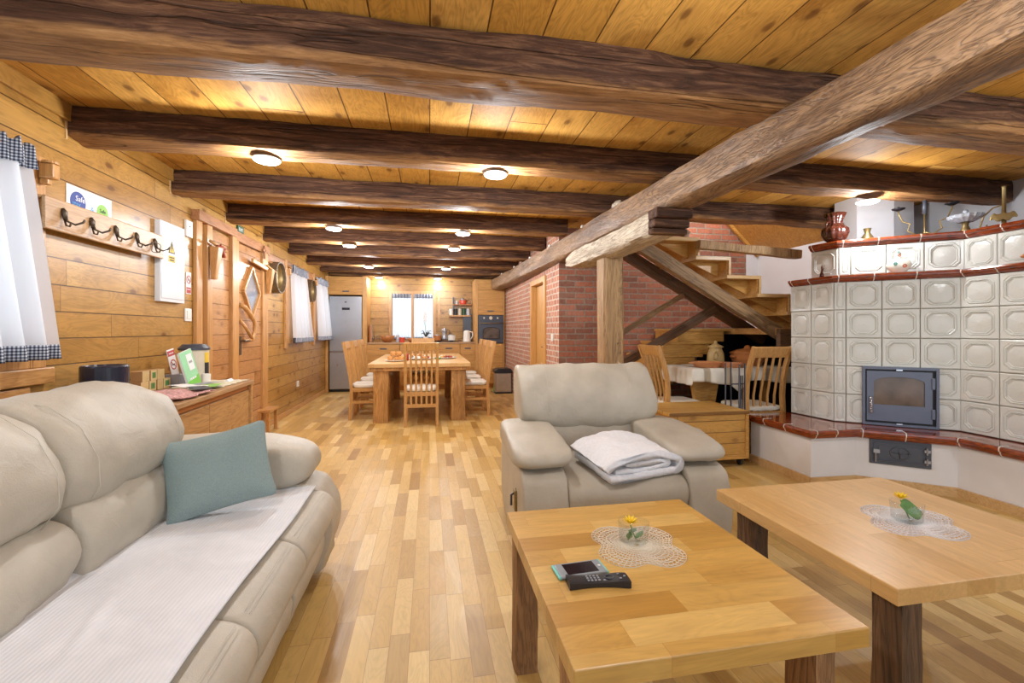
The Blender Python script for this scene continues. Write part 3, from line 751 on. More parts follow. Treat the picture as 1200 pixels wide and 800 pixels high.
def wall_window(n, y0, y1, z0, z1):
    # frame lining, sashes and panes set in the log wall
    mb = MB(); d = 0.055
    for a, b in (((XL - 0.12, y0 - 0.07, z0 - 0.07), (XL + 0.025, y0, z1 + 0.07)), ((XL - 0.12, y1, z0 - 0.07), (XL + 0.025, y1 + 0.07, z1 + 0.07)),
                 ((XL - 0.12, y0, z1), (XL + 0.025, y1, z1 + 0.07)), ((XL - 0.12, y0, z0 - 0.07), (XL + 0.025, y1, z0))):
        mb.box(a, b)
    fr = struct(mb.build(f'window_{n}', M['trim'], bevel=0.006))
    mb = MB(); ym = (y0 + y1) / 2
    for a, b in ((y0, ym), (ym, y1)):
        mb.box((XL - 0.11, a, z0), (XL - 0.06, a + d, z1)); mb.box((XL - 0.11, b - d, z0), (XL - 0.06, b, z1))
        mb.box((XL - 0.11, a + d, z0), (XL - 0.06, b - d, z0 + d)); mb.box((XL - 0.11, a + d, z1 - d), (XL - 0.06, b - d, z1))
    o = mb.build('sash', M['trim'], fr, bevel=0.004)
    mb = MB(); 
    for a, b in ((y0, ym), (ym, y1)): mb.box((XL - 0.09, a + d, z0 + d), (XL - 0.085, b - d, z1 - d))
    mb.build('pane', M['glass'], o)
    return fr
for k, (a, b, c_, d_) in enumerate(WIN): wall_window(k + 1, a, b, c_, d_)
curtain('window_curtain', 1.25, 2.62, 2.17, 1.10, XL + 0.07, 'white curtain with gingham edges at the near left window above the sofa', seed=1.0, waves=13, n=220)
curtain('window_curtain', 7.00, 7.76, 2.20, 1.06, XL + 0.06, 'white curtain with gingham heading between the two round mirrors', seed=2.2, waves=5, lean=0.1, n=90)
curtain('window_curtain', 8.55, 9.26, 2.20, 1.06, XL + 0.06, 'white curtain on the left wall next to the fridge', seed=4.0, waves=5, lean=0.1, n=90)
# window board and shelf trim below the near window
mb = MB(); mb.box((XL, 1.2, 0.965), (XL + 0.05, 2.83, 1.05)); mb.box((XL, 1.25, 0.85), (XL + 0.035, 2.70, 0.955)); struct(mb.build('trim_8', M['trim_h'], bevel=0.006))
struct(MB().box((XL, 2.72, 1.05), (XL + 0.03, 2.80, 2.17)).build('trim_9', M['trim'], bevel=0.006))
for k, (ya, yb) in enumerate([(6.84, 6.93), (8.40, 8.49)]):
    struct(MB().box((XL, ya, 0.98), (XL + 0.035, yb, 2.26)).build(f'trim_{10+k}', M['trim'], bevel=0.006))
# curtain-rod brackets
def holder(y, ztop, label, h=0.11, x=XL, w=0.05):
    t = thing('rod_bracket', label, 'bracket', (x + 0.002, y, ztop - h))
    MB().prism([(0, -w * 0.45), (0, w * 0.45), (0.07, w * 0.5), (0.07, -w * 0.5)], 0.03, h, lambda a, b, c: (a, b, c)).build('block', M['trim'], t, bevel=0.008)
    MB().prism([(0, -w * 0.3), (0, w * 0.3), (0.04, w * 0.3), (0.04, -w * 0.3)], 0.0, 0.03, lambda a, b, c: (a, b, c)).build('foot', M['trim'], t, bevel=0.005)
    MB().lathe([(0.0, 0), (0.035, 0), (0.035, 0.012), (0, 0.012)], (0.04, 0, h), 16).build('cap', M['trim'], t, smooth=False)
    return t
holder(2.765, 2.13, 'carved wooden curtain bracket at the near left window', x=XL + 0.03)
holder(6.95, 2.13, 'wooden curtain bracket beside the middle left window', x=XL)
holder(8.52, 2.13, 'wooden curtain bracket beside the far left window', x=XL)

# ------------------------------------------------------------------ entrance: posts, panelling, door
mb = MB(); mb.box((XL, 4.36, 0), (XL + 0.035, 4.46, 2.25)); mb.box((XL, 4.52, 0), (XL + 0.05, 4.62, 2.22)); mb.box((XL, 4.46, 0), (XL + 0.015, 4.52, 2.25)); struct(mb.build('trim_12', M['trim'], bevel=0.006))
mb = MB(); mb.box((XL, 4.62, 0), (XL + 0.02, 5.03, 2.2)); struct(mb.build('trim_13', M['door_board']))
mb = MB(); mb.box((XL, 5.03, 0), (XL + 0.06, 5.13, 2.25)); mb.box((XL, 5.15, 0), (XL + 0.045, 5.22, 2.22)); mb.box((XL, 5.90, 0), (XL + 0.05, 6.08, 2.22)); struct(mb.build('trim_14', M['trim'], bevel=0.006))
mb = MB(); mb.box((XL, 4.33, 2.22), (XL + 0.07, 5.12, 2.31)); mb.box((XL, 5.12, 2.20), (XL + 0.05, 6.15, 2.30)); struct(mb.build('trim_15', M['trim_dark'], bevel=0.006))
mb = MB(); mb.box((XL, 6.08, 2.12), (XL + 0.02, 10.0, 2.24)); struct(mb.build('trim_16', M['trim_dark'], bevel=0.004))
door = struct(MB().box((XL, 5.22, 0.02), (XL + 0.025, 5.90, 2.19)).build('door_1', M['door_board'], bevel=0.004))
yc, zc, ry, rz_ = 5.57, 1.68, 0.235, 0.29
mb = MB(); 
P4 = [(yc - ry, zc), (yc, zc - rz_), (yc + ry, zc), (yc, zc + rz_)]
for i in range(4):
    a, b = P4[i], P4[(i + 1) % 4]; mb.bar((XL + 0.037, a[0], a[1]), (XL + 0.037, b[0], b[1]), 0.03, 0.045, (1, 0, 0))
mb.build('diamond_frame', M['trim'], door, bevel=0.004)
MB().prism([(a, b) for a, b in [(yc - ry * .93, zc), (yc, zc - rz_ * .93), (yc + ry * .93, zc), (yc, zc + rz_ * .93)]], XL + 0.026, XL + 0.034, lambda a, b, c: (c, a, b)).build('diamond_pane', M['glass_blue'], door)
pts = [(XL + 0.03, 5.27, 1.52), (XL + 0.07, 5.30, 1.50), (XL + 0.085, 5.42, 1.42), (XL + 0.09, 5.52, 1.34), (XL + 0.09, 5.53, 1.24), (XL + 0.08, 5.47, 1.14), (XL + 0.05, 5.38, 1.13), (XL + 0.03, 5.36, 1.16)]
MB().tube(pts, [0.026, 0.026, 0.022, 0.022, 0.022, 0.022, 0.018, 0.014], 10).tube([(XL + 0.03, 5.27, 1.36), (XL + 0.07, 5.32, 1.28), (XL + 0.085, 5.46, 1.15)], 0.018, 10).build('branch_handle', M['trim'], door, smooth=True)
MB().tube([(XL + 0.03, 5.3, 1.13), (XL + 0.07, 5.3, 1.13), (XL + 0.075, 5.42, 1.13)], 0.01, 8).box((XL + 0.025, 5.27, 0.98), (XL + 0.03, 5.32, 1.18)).build('door_latch', M['bronze'], door, smooth=False)
# wall quivers with pegs
def quiver(y, z0, label, rot=0):
    t = thing('wall_quiver', label, 'wall holder', (XL + 0.06, y, z0))
    mb = MB(); vs = []
    for z, w, d in ((0, 0.05, 0.04), (0.30, 0.10, 0.08)):
        vs += [(0, -w / 2, z), (0, w / 2, z), (d, w / 2, z), (d, -w / 2, z)]
    mb.add(vs, [(0, 3, 2, 1), (4, 5, 6, 7)] + [(i, (i + 1) % 4, 4 + (i + 1) % 4, 4 + i) for i in range(4)]); mb.build('tapered_body', M['trim'], t, bevel=0.006)
    MB().tube([(0.03, -0.09, 0.34), (0.03, 0.22, 0.30)], 0.014, 8).build('peg_rail', M['trim'], t, smooth=True)
    return t
q1 = quiver(4.57, 1.72, 'tapered wooden wall quiver with red tassel beside the entrance panelling')
MB().tube([(0.05, 0.06, 0.34), (0.055, 0.09, 0.25)], [0.008, 0.018], 8).tube([(0.05, 0.1, 0.33), (0.055, 0.12, 0.22)], [0.008, 0.018], 8).tube([(0.05, 0.0, 0.31), (0.05, 0.15, 0.31)], 0.014, 8).build('tassel', M['rag'], q1, smooth=True)
q2 = quiver(6.0, 1.70, 'tapered wooden wall quiver to the right of the diamond-window door')
t = thing('hat_rail', 'short wooden peg rail above the door diamond window', 'rail', (XL + 0.055, 5.62, 2.0))
MB().bar((0.02, -0.12, 0.04), (0.02, 0.34, 0.0), 0.03, 0.05).build('rail', M['trim'], t, bevel=0.006)
for k in range(4): MB().lathe([(0, 0), (0.012, 0.0), (0.012, 0.012), (0, 0.014)], (0.03, -0.08 + k * 0.11, 0.06 - k * 0.0095), 10).build('peg', M['trim'], t, smooth=True)
# boot bench leg (small stand) by the door
t = thing('small_wall_stool', 'small wooden stool against the wall beyond the sideboard', 'stool', (XL + 0.085, 5.95, 0))
MB().box((-0.075, -0.16, 0.25), (0.08, 0.16, 0.285)).build('seat', M['trim_h'], t, bevel=0.006)
for a in (-0.045, 0.05):
    for b in (-0.14, 0.14): MB().box((a - 0.02, b - 0.02, 0), (a + 0.02, b + 0.02, 0.25)).build('leg', M['trim'], t, bevel=0.004)

# small wall things
def wall_sign(name, y, z, w, h, label, cat='sign', mat='white_plastic', th=0.008):
    t = thing(name, label, cat, (XL, y, z)); MB().cbox((th / 2 + 0.001, 0, 0), (th, w, h)).build('plate', M[mat], t, bevel=0.002); return t
def disc_px(mb, y, z, x, ry, rz, n=28, th=0.001, cut=None):
    pts = [(y + ry * math.cos(2 * PI * k / n), z + rz * math.sin(2 * PI * k / n)) for k in range(n)]
    if cut: pts = [(a, max(b, cut)) for a, b in pts]
    mb.prism(pts, x, x + th, lambda a, b, c: (c, a, b)); return mb
def ring_px(mb, y, z, x, r, w, n=28):
    for k in range(n):
        a, b = 2 * PI * k / n, 2 * PI * (k + 1) / n
        mb.prism([(y + r * math.cos(a), z + r * math.sin(a)), (y + (r + w) * math.cos(a), z + (r + w) * math.sin(a)), (y + (r + w) * math.cos(b), z + (r + w) * math.sin(b)), (y + r * math.cos(b), z + r * math.sin(b))], x, x + 0.001, lambda p, q, c: (c, p, q))
s = wall_sign('travel_sticker', 3.155, 2.01, 0.37, 0.17, 'white label with blue and green round emblems above the coat rack', 'sign', 'paper', 0.004)
disc_px(MB(), -0.10, -0.005, 0.0052, 0.06, 0.062, cut=-0.084).build('blue_emblem', M['blue'], s)
text_mesh('blue_emblem_writing', 'Safe', 0.045, M['paper'], face_px(-0.085, 0.015, 0.0068), s)
text_mesh('blue_emblem_writing', 'stay', 0.04, M['lblue'], face_px(-0.115, -0.018, 0.0068), s)
text_mesh('blue_emblem_writing', 'Croatia', 0.03, M['paper'], face_px(-0.10, -0.05, 0.0068), s)
text_mesh('ampersand', '&', 0.05, M['lblue'], face_px(0.012, -0.02, 0.0056), s)
disc_px(MB(), 0.10, -0.02, 0.0052, 0.05, 0.055, cut=-0.084).build('green_emblem', M['green'], s)
text_mesh('green_emblem_writing', 'Safe', 0.034, M['ink'], face_px(0.10, -0.008, 0.0068), s)
text_mesh('green_emblem_writing', 'travels', 0.022, M['ink'], face_px(0.10, -0.035, 0.0068), s)
t = wall_sign('fuse_box', 3.975, 1.78, 0.34, 0.62, 'white steel fuse box cabinet on the log wall', 'fuse box', 'white_metal', 0.04)
MB().cbox((0.043, 0.0, 0), (0.006, 0.32, 0.57)).build('lid', M['white_metal'], t, bevel=0.003)
MB().cbox((0.047, 0.135, -0.03), (0.006, 0.02, 0.05)).build('lock', M['white_plastic'], t, bevel=0.003)
MB().cbox((0.0468, -0.03, 0.09), (0.001, 0.10, 0.19)).build('warning_label', M['paper'], t)
MB().prism([(-0.075, 0.075), (0.015, 0.075), (-0.03, 0.17)], 0.0475, 0.0485, lambda a, b, c: (c, a, b)).build('warning_triangle', M['ink'], t)
MB().prism([(-0.063, 0.082), (0.003, 0.082), (-0.03, 0.155)], 0.0487, 0.0493, lambda a, b, c: (c, a, b)).build('warning_triangle', M['yellow'], t)
MB().prism([(-0.033, 0.15), (-0.02, 0.15), (-0.028, 0.12), (-0.018, 0.12), (-0.035, 0.085), (-0.032, 0.11), (-0.042, 0.11)], 0.0495, 0.05, lambda a, b, c: (c, a, b)).build('warning_bolt', M['ink'], t)
MB().cbox((0.0478, -0.03, 0.03), (0.001, 0.09, 0.05)).build('warning_strip', M['yellow'], t)
print_lines('warning_writing', 0.018, 0.07, M['ink'], face_px(-0.03, 0.04, 0.0488), t)
print_lines('warning_writing', 0.018, 0.06, M['ink'], face_px(-0.03, 0.02, 0.0488), t)
t = wall_sign('no_smoking_sign', 4.285, 1.655, 0.085, 0.19, 'white no smoking sign on the wall right of the fuse box', 'sign', 'paper', 0.004)
mb = MB(); ring_px(mb, 0, 0.03, 0.0052, 0.028, 0.008); mb.bar((0.0058, -0.022, 0.052), (0.0058, 0.022, 0.008), 0.001, 0.007, (1, 0, 0)); mb.build('prohibition_ring', M['red'], t)
MB().cbox((0.0056, 0.0, 0.026), (0.001, 0.034, 0.006)).build('cigarette', M['ink'], t)
MB().cbox((0.0055, 0.0, -0.062), (0.001, 0.07, 0.05)).build('red_strip', M['red'], t)
print_lines('sign_writing', 0.012, 0.06, M['paper'], face_px(0, -0.055, 0.0062), t)
t = wall_sign('thermostat', 4.27, 2.12, 0.10, 0.14, 'white flat wall unit above the fuse box corner', 'wall unit', 'white_plastic', 0.02)
MB().cbox((0.022, 0.0, 0.02), (0.004, 0.01, 0.01)).build('button', M['ink'], t)
t = wall_sign('light_switch', 4.27, 1.38, 0.10, 0.11, 'white light switch beside the entrance panelling', 'switch', 'white_plastic', 0.012)
MB().cbox((0.015, 0.0, 0.0), (0.008, 0.06, 0.07)).build('rocker', M['white_plastic'], t, bevel=0.003)
t = wall_sign('exit_sign', 5.33, 2.345, 0.15, 0.08, 'small green EXIT sign above the entrance door lintel', 'sign', 'exit', 0.02)
text_mesh('exit_writing', 'EXIT', 0.05, M['paper'], face_px(0, 0, 0.0215), t)
t = wall_sign('light_switch', 6.12, 1.43, 0.07, 0.10, 'small wooden-framed switch right of the entrance door', 'switch', 'trim', 0.012)
MB().cbox((0.015, 0.0, 0.0), (0.008, 0.04, 0.06)).build('rocker', M['cream_can'], t, bevel=0.003)
t = wall_sign('wall_socket', 7.52, 0.40, 0.09, 0.09, 'white wall socket low on the log wall near the fridge', 'socket', 'white_plastic', 0.012)
MB().lathe([(0.0, 0), (0.022, 0), (0.022, 0.003), (0.0, 0.003)], n=16, mat=Matrix.Translation((0.013, 0, 0)) @ Matrix.Rotation(PI / 2, 4, 'Y')).build('socket_insert', M['cream_can'], t)
# round barrel-hoop mirrors
def mirror(y, z, r, label):
    t = thing('round_mirror', label, 'mirror', (XL + 0.002, y, z), 0, 'round hoop mirrors on the left wall')
    R = Matrix.Rotation(PI / 2, 4, 'Y')
    MB().lathe([(0, 0), (r * 0.86, 0), (r * 0.86, 0.02), (0, 0.02)], n=40, mat=R).build('mirror_glass', M['mirror'], t)
    MB().lathe([(r * 0.85, 0.0), (r, 0.0), (r, 0.10), (r * 0.93, 0.10), (r * 0.93, 0.02), (r * 0.85, 0.02)], n=40, mat=R).build('outer_hoop', M['dark_wood_rim'], t, smooth=False)
    MB().lathe([(r * 0.80, 0.02), (r * 0.93, 0.02), (r * 0.93, 0.05), (r * 0.86, 0.06), (r * 0.80, 0.03)], n=40, mat=R).build('inner_ring', M['brass'], t, smooth=False)
    return t
mirror(6.42, 1.95, 0.21, 'round hoop mirror on the left wall nearest the entrance door')
mirror(8.12, 1.92, 0.19, 'round hoop mirror between the two far left curtains')
t = wall_sign('wall_unit', 6.12, 2.02, 0.06, 0.13, 'slim pale wall unit left of the nearer round mirror', 'wall unit', 'cream_can', 0.02)
# cross on the wall above the door
t = thing('wall_cross', 'small red-brown wooden cross above the round mirror near the door', 'cross', (XL + 0.07, 5.9, 2.20))
MB().cbox((0, 0, 0), (0.02, 0.03, 0.16)).build('upright', M['trim_dark'], t, bevel=0.003); MB().cbox((0, 0, 0.02), (0.02, 0.11, 0.03)).build('crossbar', M['trim_dark'], t, bevel=0.003)

# coat rack
t = thing('coat_rack', 'wooden wall coat rack board with five double iron hooks', 'coat rack', (XL, 3.26, 1.785))
MB().box((0.055, -0.53, 0.0), (0.075, 0.53, 0.175)).build('front_board', M['side_top'], t, bevel=0.006)
MB().box((0.0, -0.53, 0.16), (0.055, 0.53, 0.175)).box((0.0, -0.50, 0.03), (0.055, -0.47, 0.16)).box((0, 0.30, 0.03), (0.055, 0.33, 0.16)).build('back_frame', M['trim_h'], t, bevel=0.003)
for k in range(5):
    y = -0.42 + k * 0.205
    h = MB(); h.tube([(0.078, y, 0.13), (0.085, y, 0.11), (0.09, y, 0.07)], [0.008, 0.014, 0.01], 8)
    h.tube([(0.085, y, 0.10), (0.10, y, 0.06), (0.13, y + 0.01, 0.045), (0.16, y + 0.02, 0.06), (0.17, y + 0.02, 0.075)], 0.006, 6)
    h.tube([(0.085, y, 0.07), (0.10, y - 0.01, 0.035), (0.12, y - 0.015, 0.03), (0.13, y - 0.02, 0.045)], 0.005, 6)
    h.build('coat_hook', M['bronze'], t, smooth=True)
mb = MB(); mb.tube([(0.06 + 0.03 * math.cos(a / 16 * 2 * PI) + 0.06, 0.34 + 0.012 * math.sin(a), 0.055 + 0.035 * math.sin(a / 16 * 2 * PI)) for a in range(17)], 0.0025, 5)
o = mb.build('key_ring', M['bronze'], smooth=True); o.location = (XL, 3.26, 1.785); tag(o, 'thin wire ring hanging from the last coat hook', 'ring')

ul = bpy.data.lights.new('stairwell_fill', 'POINT'); ul.energy = 45; ul.color = (1.0, 0.97, 0.92); ul.shadow_soft_size = 0.08  # unseen light added to brighten the stairs and the brick wall
uo = bpy.data.objects.new('stairwell_fill', ul); C.objects.link(uo); uo.location = (3.3, 4.55, 3.1)
# ------------------------------------------------------------------ kitchen
# back window
mb = MB(); d = 0.07; y0 = YB - 0.03
for a, b in (((wx0 - d, y0, wz0 - d), (wx0, YB + 0.12, wz1 + d)), ((wx1, y0, wz0 - d), (wx1 + d, YB + 0.12, wz1 + d)), ((wx0, y0, wz1), (wx1, YB + 0.12, wz1 + d)), ((wx0, y0, wz0 - d), (wx1, YB + 0.12, wz0))): mb.box(a, b)
fr = struct(mb.build('window_4', M['trim'], bevel=0.006))
xm = (wx0 + wx1) / 2
mb = MB(); mb.box((xm - 0.03, y0 - 0.015, wz0), (xm + 0.03, YB + 0.08, wz1)); mb.build('mullion', M['trim'], fr, bevel=0.004)
mb = MB(); mb.box((wx0, YB + 0.06, wz0), (xm - 0.03, YB + 0.065, wz1)); mb.box((xm + 0.03, YB + 0.06, wz0), (wx1, YB + 0.065, wz1)); mb.build('pane', M['glass'], fr)
struct(MB().box((0.19, YB - 0.02, 1.30), (0.24, YB, 2.08)).build('trim_17', M['trim'], bevel=0.004))
def curtain_x(x0, x1, label, seed):
    t = thing('window_curtain', label, 'curtain', ((x0 + x1) / 2, YB - 0.075, 1.05)); w = x1 - x0; h = 0.99
    f = lambda z0, z1, dy=0: (lambda u, v: (-w / 2 + w * u, 0.014 * math.sin(u * 40 + seed) + dy, z0 + (z1 - z0) * v))
    MB().grid(60, 8, f(0.04, h - 0.08)).build('sheer_panel', M['sheer'], t, smooth=True)
    MB().grid(80, 3, f(h - 0.09, h, -0.006)).build('gingham_heading', M['gingham_x'], t, smooth=True, solid=0.003)
    MB().grid(60, 3, f(0.0, 0.045)).build('gingham_hem', M['gingham_x'], t, smooth=True, solid=0.003)
curtain_x(wx0 + 0.01, xm - 0.035, 'left white curtain of the kitchen window', 0); curtain_x(xm + 0.035, wx1 - 0.01, 'right white curtain of the kitchen window', 2)
FY = 9.43
# fridge
t = thing('fridge_freezer', 'tall silver-grey fridge freezer at the left end of the kitchen', 'fridge', (-1.655, FY, 0))
MB().box((-0.31, 0.03, 0.05), (0.31, 0.58, 1.93)).build('body', M['steel'], t)
f1 = MB().box((-0.31, -0.03, 0.82), (0.31, 0.03, 1.93)).build('fridge_door', M['steel'], t, bevel=0.008)
MB().box((-0.07, -0.033, 1.655), (0.08, -0.03, 1.70)).build('display', M['screen'], f1)
MB().box((-0.02, -0.034, 1.80), (0.02, -0.03, 1.825)).build('badge', M['iron'], f1)
f2 = MB().box((-0.31, -0.03, 0.06), (0.31, 0.03, 0.80)).build('freezer_door', M['steel'], t, bevel=0.008)
MB().box((-0.29, -0.045, 0.802), (0.29, -0.02, 0.815)).build('grip_strip', M['chrome'], t)
MB().cbox((-0.16, -0.033, 0.55), (0.03, 0.006, 0.03)).build('magnet', M['chrome'], f2)
MB().box((-0.30, 0.02, 0.0), (0.30, 0.5, 0.05)).build('plinth', M['black'], t)
def handle(parent, x, y, z, w=0.11): MB().box((x - w / 2, y - 0.012, z - 0.012), (x + w / 2, y, z + 0.012)).build('pull_handle', M['iron'], parent, bevel=0.003)
t = thing('overhead_cabinet', 'oak cabinet above the fridge reaching to the ceiling', 'cabinet', (-1.655, FY, 1.96))
MB().box((-0.345, 0.0, 0.0), (0.345, 0.58, 0.37)).build('body', M['kitchen'], t)
dd = MB().box((-0.33, -0.02, 0.005), (0.33, -0.001, 0.36)).build('door', M['kitchen'], t, bevel=0.003); handle(dd, 0, -0.02, 0.07, 0.13)
tag(MB().box((-1.335, FY - 0.02, 0), (-1.25, YB - 0.02, 2.34)).build('tall_side_panel', M['kitchen_v'], bevel=0.003), 'tall oak side panel between fridge and worktop', 'panel')
tag(MB().box((-2.045, FY - 0.02, 0), (-1.99, YB - 0.02, 2.34)).build('tall_side_panel', M['kitchen_v'], bevel=0.003), 'narrow oak filler panel between the left wall and the fridge', 'panel')
# base units
bx = [-1.25, -0.60, -0.17, 0.17, 0.64, 0.96]
names = ['oak base cabinet next to the fridge', 'oak base cabinet left of the dining chair view', 'narrow oak base cabinet behind the dining chair', 'oak base cabinet beneath the hob', 'oak base cabinet beneath the kettle']
for i in range(5):
    a, b = bx[i] + 0.002, bx[i + 1] - 0.002; xc = (a + b) / 2; w = b - a
    t = thing('base_cabinet', names[i], 'cabinet', (xc, FY, 0), 0, 'oak base cabinets along the kitchen wall')
    MB().box((-w / 2, 0.0, 0.10), (w / 2, 0.58, 0.955)).build('body', M['kitchen'], t)
    MB().box((-w / 2, 0.04, 0.0), (w / 2, 0.56, 0.10)).build('plinth', M['kitchen'], t)
    d1 = MB().box((-w / 2 + 0.003, -0.02, 0.72), (w / 2 - 0.003, -0.001, 0.95)).build('drawer', M['kitchen'], t, bevel=0.003); handle(d1, 0, -0.02, 0.865, min(0.14, w * 0.4))
    if w > 0.4:
        d2 = MB().box((-w / 2 + 0.003, -0.02, 0.105), (-0.002, -0.001, 0.715)).build('door', M['kitchen'], t, bevel=0.003)
        d2 = MB().box((0.002, -0.02, 0.105), (w / 2 - 0.003, -0.001, 0.715)).build('door', M['kitchen'], t, bevel=0.003)
    else: MB().box((-w / 2 + 0.003, -0.02, 0.105), (w / 2 - 0.003, -0.001, 0.715)).build('door', M['kitchen'], t, bevel=0.003)
wt = tag(MB().box((-1.248, FY - 0.03, 0.957), (0.958, YB - 0.01, 0.992)).build('worktop', M['side_top'], bevel=0.004), 'continuous brown worktop below the kitchen window', 'worktop')
# oven tower
t = thing('oven_tower', 'tall oak cabinet housing the built-in oven', 'cabinet', (1.29, FY, 0))
MB().box((-0.335, 0, 0.0), (-0.27, 0.58, 2.33)).build('side_panel', M['kitchen_v'], t, bevel=0.003)
MB().box((0.28, 0, 0.0), (0.31, 0.58, 2.33)).build('side_panel', M['kitchen_v'], t, bevel=0.003)
MB().box((-0.27, 0.01, 0.1), (0.28, 0.58, 0.96)).box((-0.27, 0.01, 1.57), (0.28, 0.58, 2.33)).box((-0.27, 0.3, 0.96), (0.28, 0.58, 1.57)).box((-0.27, 0.05, 0.0), (0.28, 0.5, 0.1)).build('body', M['kitchen'], t)
d1 = MB().box((-0.265, -0.01, 0.23), (0.275, 0.009, 0.955)).build('door', M['kitchen'], t, bevel=0.003)
MB().box((-0.265, -0.01, 0.1), (0.275, 0.009, 0.225)).build('drawer', M['kitchen'], t, bevel=0.003)
d2 = MB().box((-0.265, -0.01, 1.575), (0.275, 0.009, 2.1)).build('door', M['kitchen'], t, bevel=0.003); handle(d2, 0, -0.01, 1.655, 0.14)
MB().box((-0.265, -0.01, 2.105), (0.275, 0.009, 2.32)).build('door', M['kitchen'], t, bevel=0.003)
t = thing('built_in_oven', 'anthracite retro oven with arched glass window', 'oven', (1.295, FY - 0.02, 0.965))
MB().box((-0.268, 0, 0.0), (0.272, 0.3, 0.60)).build('body', M['anthracite'], t, bevel=0.004)
dr = MB().box((-0.262, -0.02, 0.015), (0.266, -0.001, 0.47)).build('oven_door', M['anthracite'], t, bevel=0.004)
arch = [(-0.17, 0.10), (0.18, 0.10), (0.18, 0.28)] + [(0.005 + 0.175 * math.cos(a), 0.28 + 0.06 * math.sin(a)) for a in [k * PI / 10 for k in range(1, 10)]] + [(-0.17, 0.28)]
MB().prism(arch, -0.026, -0.021, lambda a, b, c: (a, c, b)).build('window_glass', M['oven_glass'], dr)
mb = MB(); N = len(arch)
for i in range(N): 
    a, b = arch[i], arch[(i + 1) % N]; mb.bar((a[0], -0.024, a[1]), (b[0], -0.024, b[1]), 0.012, 0.022, (0, 1, 0))
mb.build('window_rim', M['black'], dr)
MB().tube([(-0.24, -0.02, 0.43), (-0.24, -0.06, 0.43), (0.245, -0.06, 0.43), (0.245, -0.02, 0.43)], 0.008, 8).build('oven_handle', M['brass'], dr, smooth=True)
R = Matrix.Rotation(PI / 2, 4, 'X')
for x, r in ((-0.145, 0.018), (0.0, 0.034), (0.145, 0.018)):
    MB().lathe([(r * 1.1, 0), (r * 1.1, 0.006), (r, 0.02), (0, 0.022)], n=20, mat=Matrix.Translation((x, 0.0, 0.54)) @ R).build('oven_knob' if r < 0.03 else 'clock_dial', M['cream_can'], t, smooth=False)
# hob + kettles etc on worktop
ZW = 0.993
t = thing('cooking_hob', 'black gas hob set on the kitchen worktop', 'hob', (0.34, 9.7, ZW))
MB().box((-0.27, -0.22, 0), (0.27, 0.22, 0.012)).build('hob_plate', M['black_plastic'], t, bevel=0.003)
for x in (-0.13, 0.13):
    for y in (-0.1, 0.1): MB().tube([(x - 0.09, y, 0.03), (x + 0.09, y, 0.03)], 0.006, 6).tube([(x, y - 0.09, 0.03), (x, y + 0.09, 0.03)], 0.006, 6).lathe([(0.04, 0.012), (0.04, 0.024), (0, 0.024)], (x, y, 0), 14).build('burner', M['black'], t)
t = thing('moka_pot', 'steel and brown coffee pot standing on the hob', 'coffee pot', (0.32, 9.6, ZW + 0.037))
MB().lathe([(0.0, 0), (0.07, 0), (0.065, 0.05), (0.05, 0.1), (0.045, 0.12), (0.06, 0.2), (0.062, 0.24), (0.02, 0.26), (0.0, 0.262)], n=16).build('pot_body', M['steel'], t, smooth=True)
MB().tube([(0.05, 0, 0.22), (0.11, 0, 0.21), (0.11, 0, 0.12), (0.06, 0, 0.1)], 0.008, 6).build('handle', M['black_plastic'], t, smooth=True)
t = thing('saucepan', 'small brown saucepan on the left of the hob', 'saucepan', (0.17, 9.6, ZW + 0.037))
MB().lathe([(0, 0), (0.08, 0), (0.085, 0.1), (0.078, 0.1), (0.075, 0.01), (0, 0.01)], n=20).build('pan', M['terra_dark'], t, smooth=False)
MB().lathe([(0.085, 0.1), (0.05, 0.12), (0, 0.125)], n=20).build('lid', M['steel'], t, smooth=True)
t = thing('enamel_pot', 'white enamel pot on the right of the hob', 'pot', (0.47, 9.6, ZW + 0.037))
MB().lathe([(0, 0), (0.08, 0), (0.08, 0.11), (0.074, 0.11), (0.074, 0.01), (0, 0.01)], n=20).build('pan', M['white_plastic'], t, smooth=False)
MB().lathe([(0.082, 0.11), (0.04, 0.125), (0, 0.13)], n=20).build('lid', M['steel'], t, smooth=True)
t = thing('electric_kettle', 'white electric kettle beside the oven tower', 'kettle', (0.80, 9.62, ZW))
MB().lathe([(0, 0), (0.085, 0), (0.085, 0.02), (0.08, 0.03), (0.07, 0.2), (0.065, 0.235), (0.03, 0.25), (0, 0.252)], n=24).build('kettle_body', M['white_plastic'], t, smooth=True)
MB().tube([(0.06, -0.01, 0.22), (0.12, -0.02, 0.21), (0.125, -0.02, 0.12), (0.075, -0.01, 0.05)], 0.011, 8).build('handle', M['white_plastic'], t, smooth=True)
tag(MB().box((0.745, 9.93, ZW), (0.93, 9.96, ZW + 0.62)).build('dark_board', M['anthracite'], bevel=0.004), 'tall dark slate board leaning behind the kettle', 'board')
t = thing('chopping_board', 'thick steel-edged board standing beside the fridge panel', 'board', (-1.22, 9.55, ZW)); MB().box((0, 0, 0), (0.05, 0.3, 0.36)).build('board', M['terra_dark'], t, bevel=0.01); MB().box((0.05, 0.0, 0), (0.056, 0.3, 0.36)).build('edge', M['chrome'], t)
t = thing('dish_rack', 'chrome dish rack left on the kitchen worktop', 'dish rack', (-0.98, 9.87, ZW)); mb = MB()
for k in range(9): mb.tube([(-0.18 + k * 0.045, -0.1, 0.0), (-0.18 + k * 0.045, -0.1, 0.14), (-0.18 + k * 0.045, 0.1, 0.14), (-0.18 + k * 0.045, 0.1, 0.0)], 0.003, 5)
mb.tube([(-0.2, -0.1, 0.08), (0.2, -0.1, 0.08)], 0.004, 5).build('wires', M['chrome'], t, smooth=True)
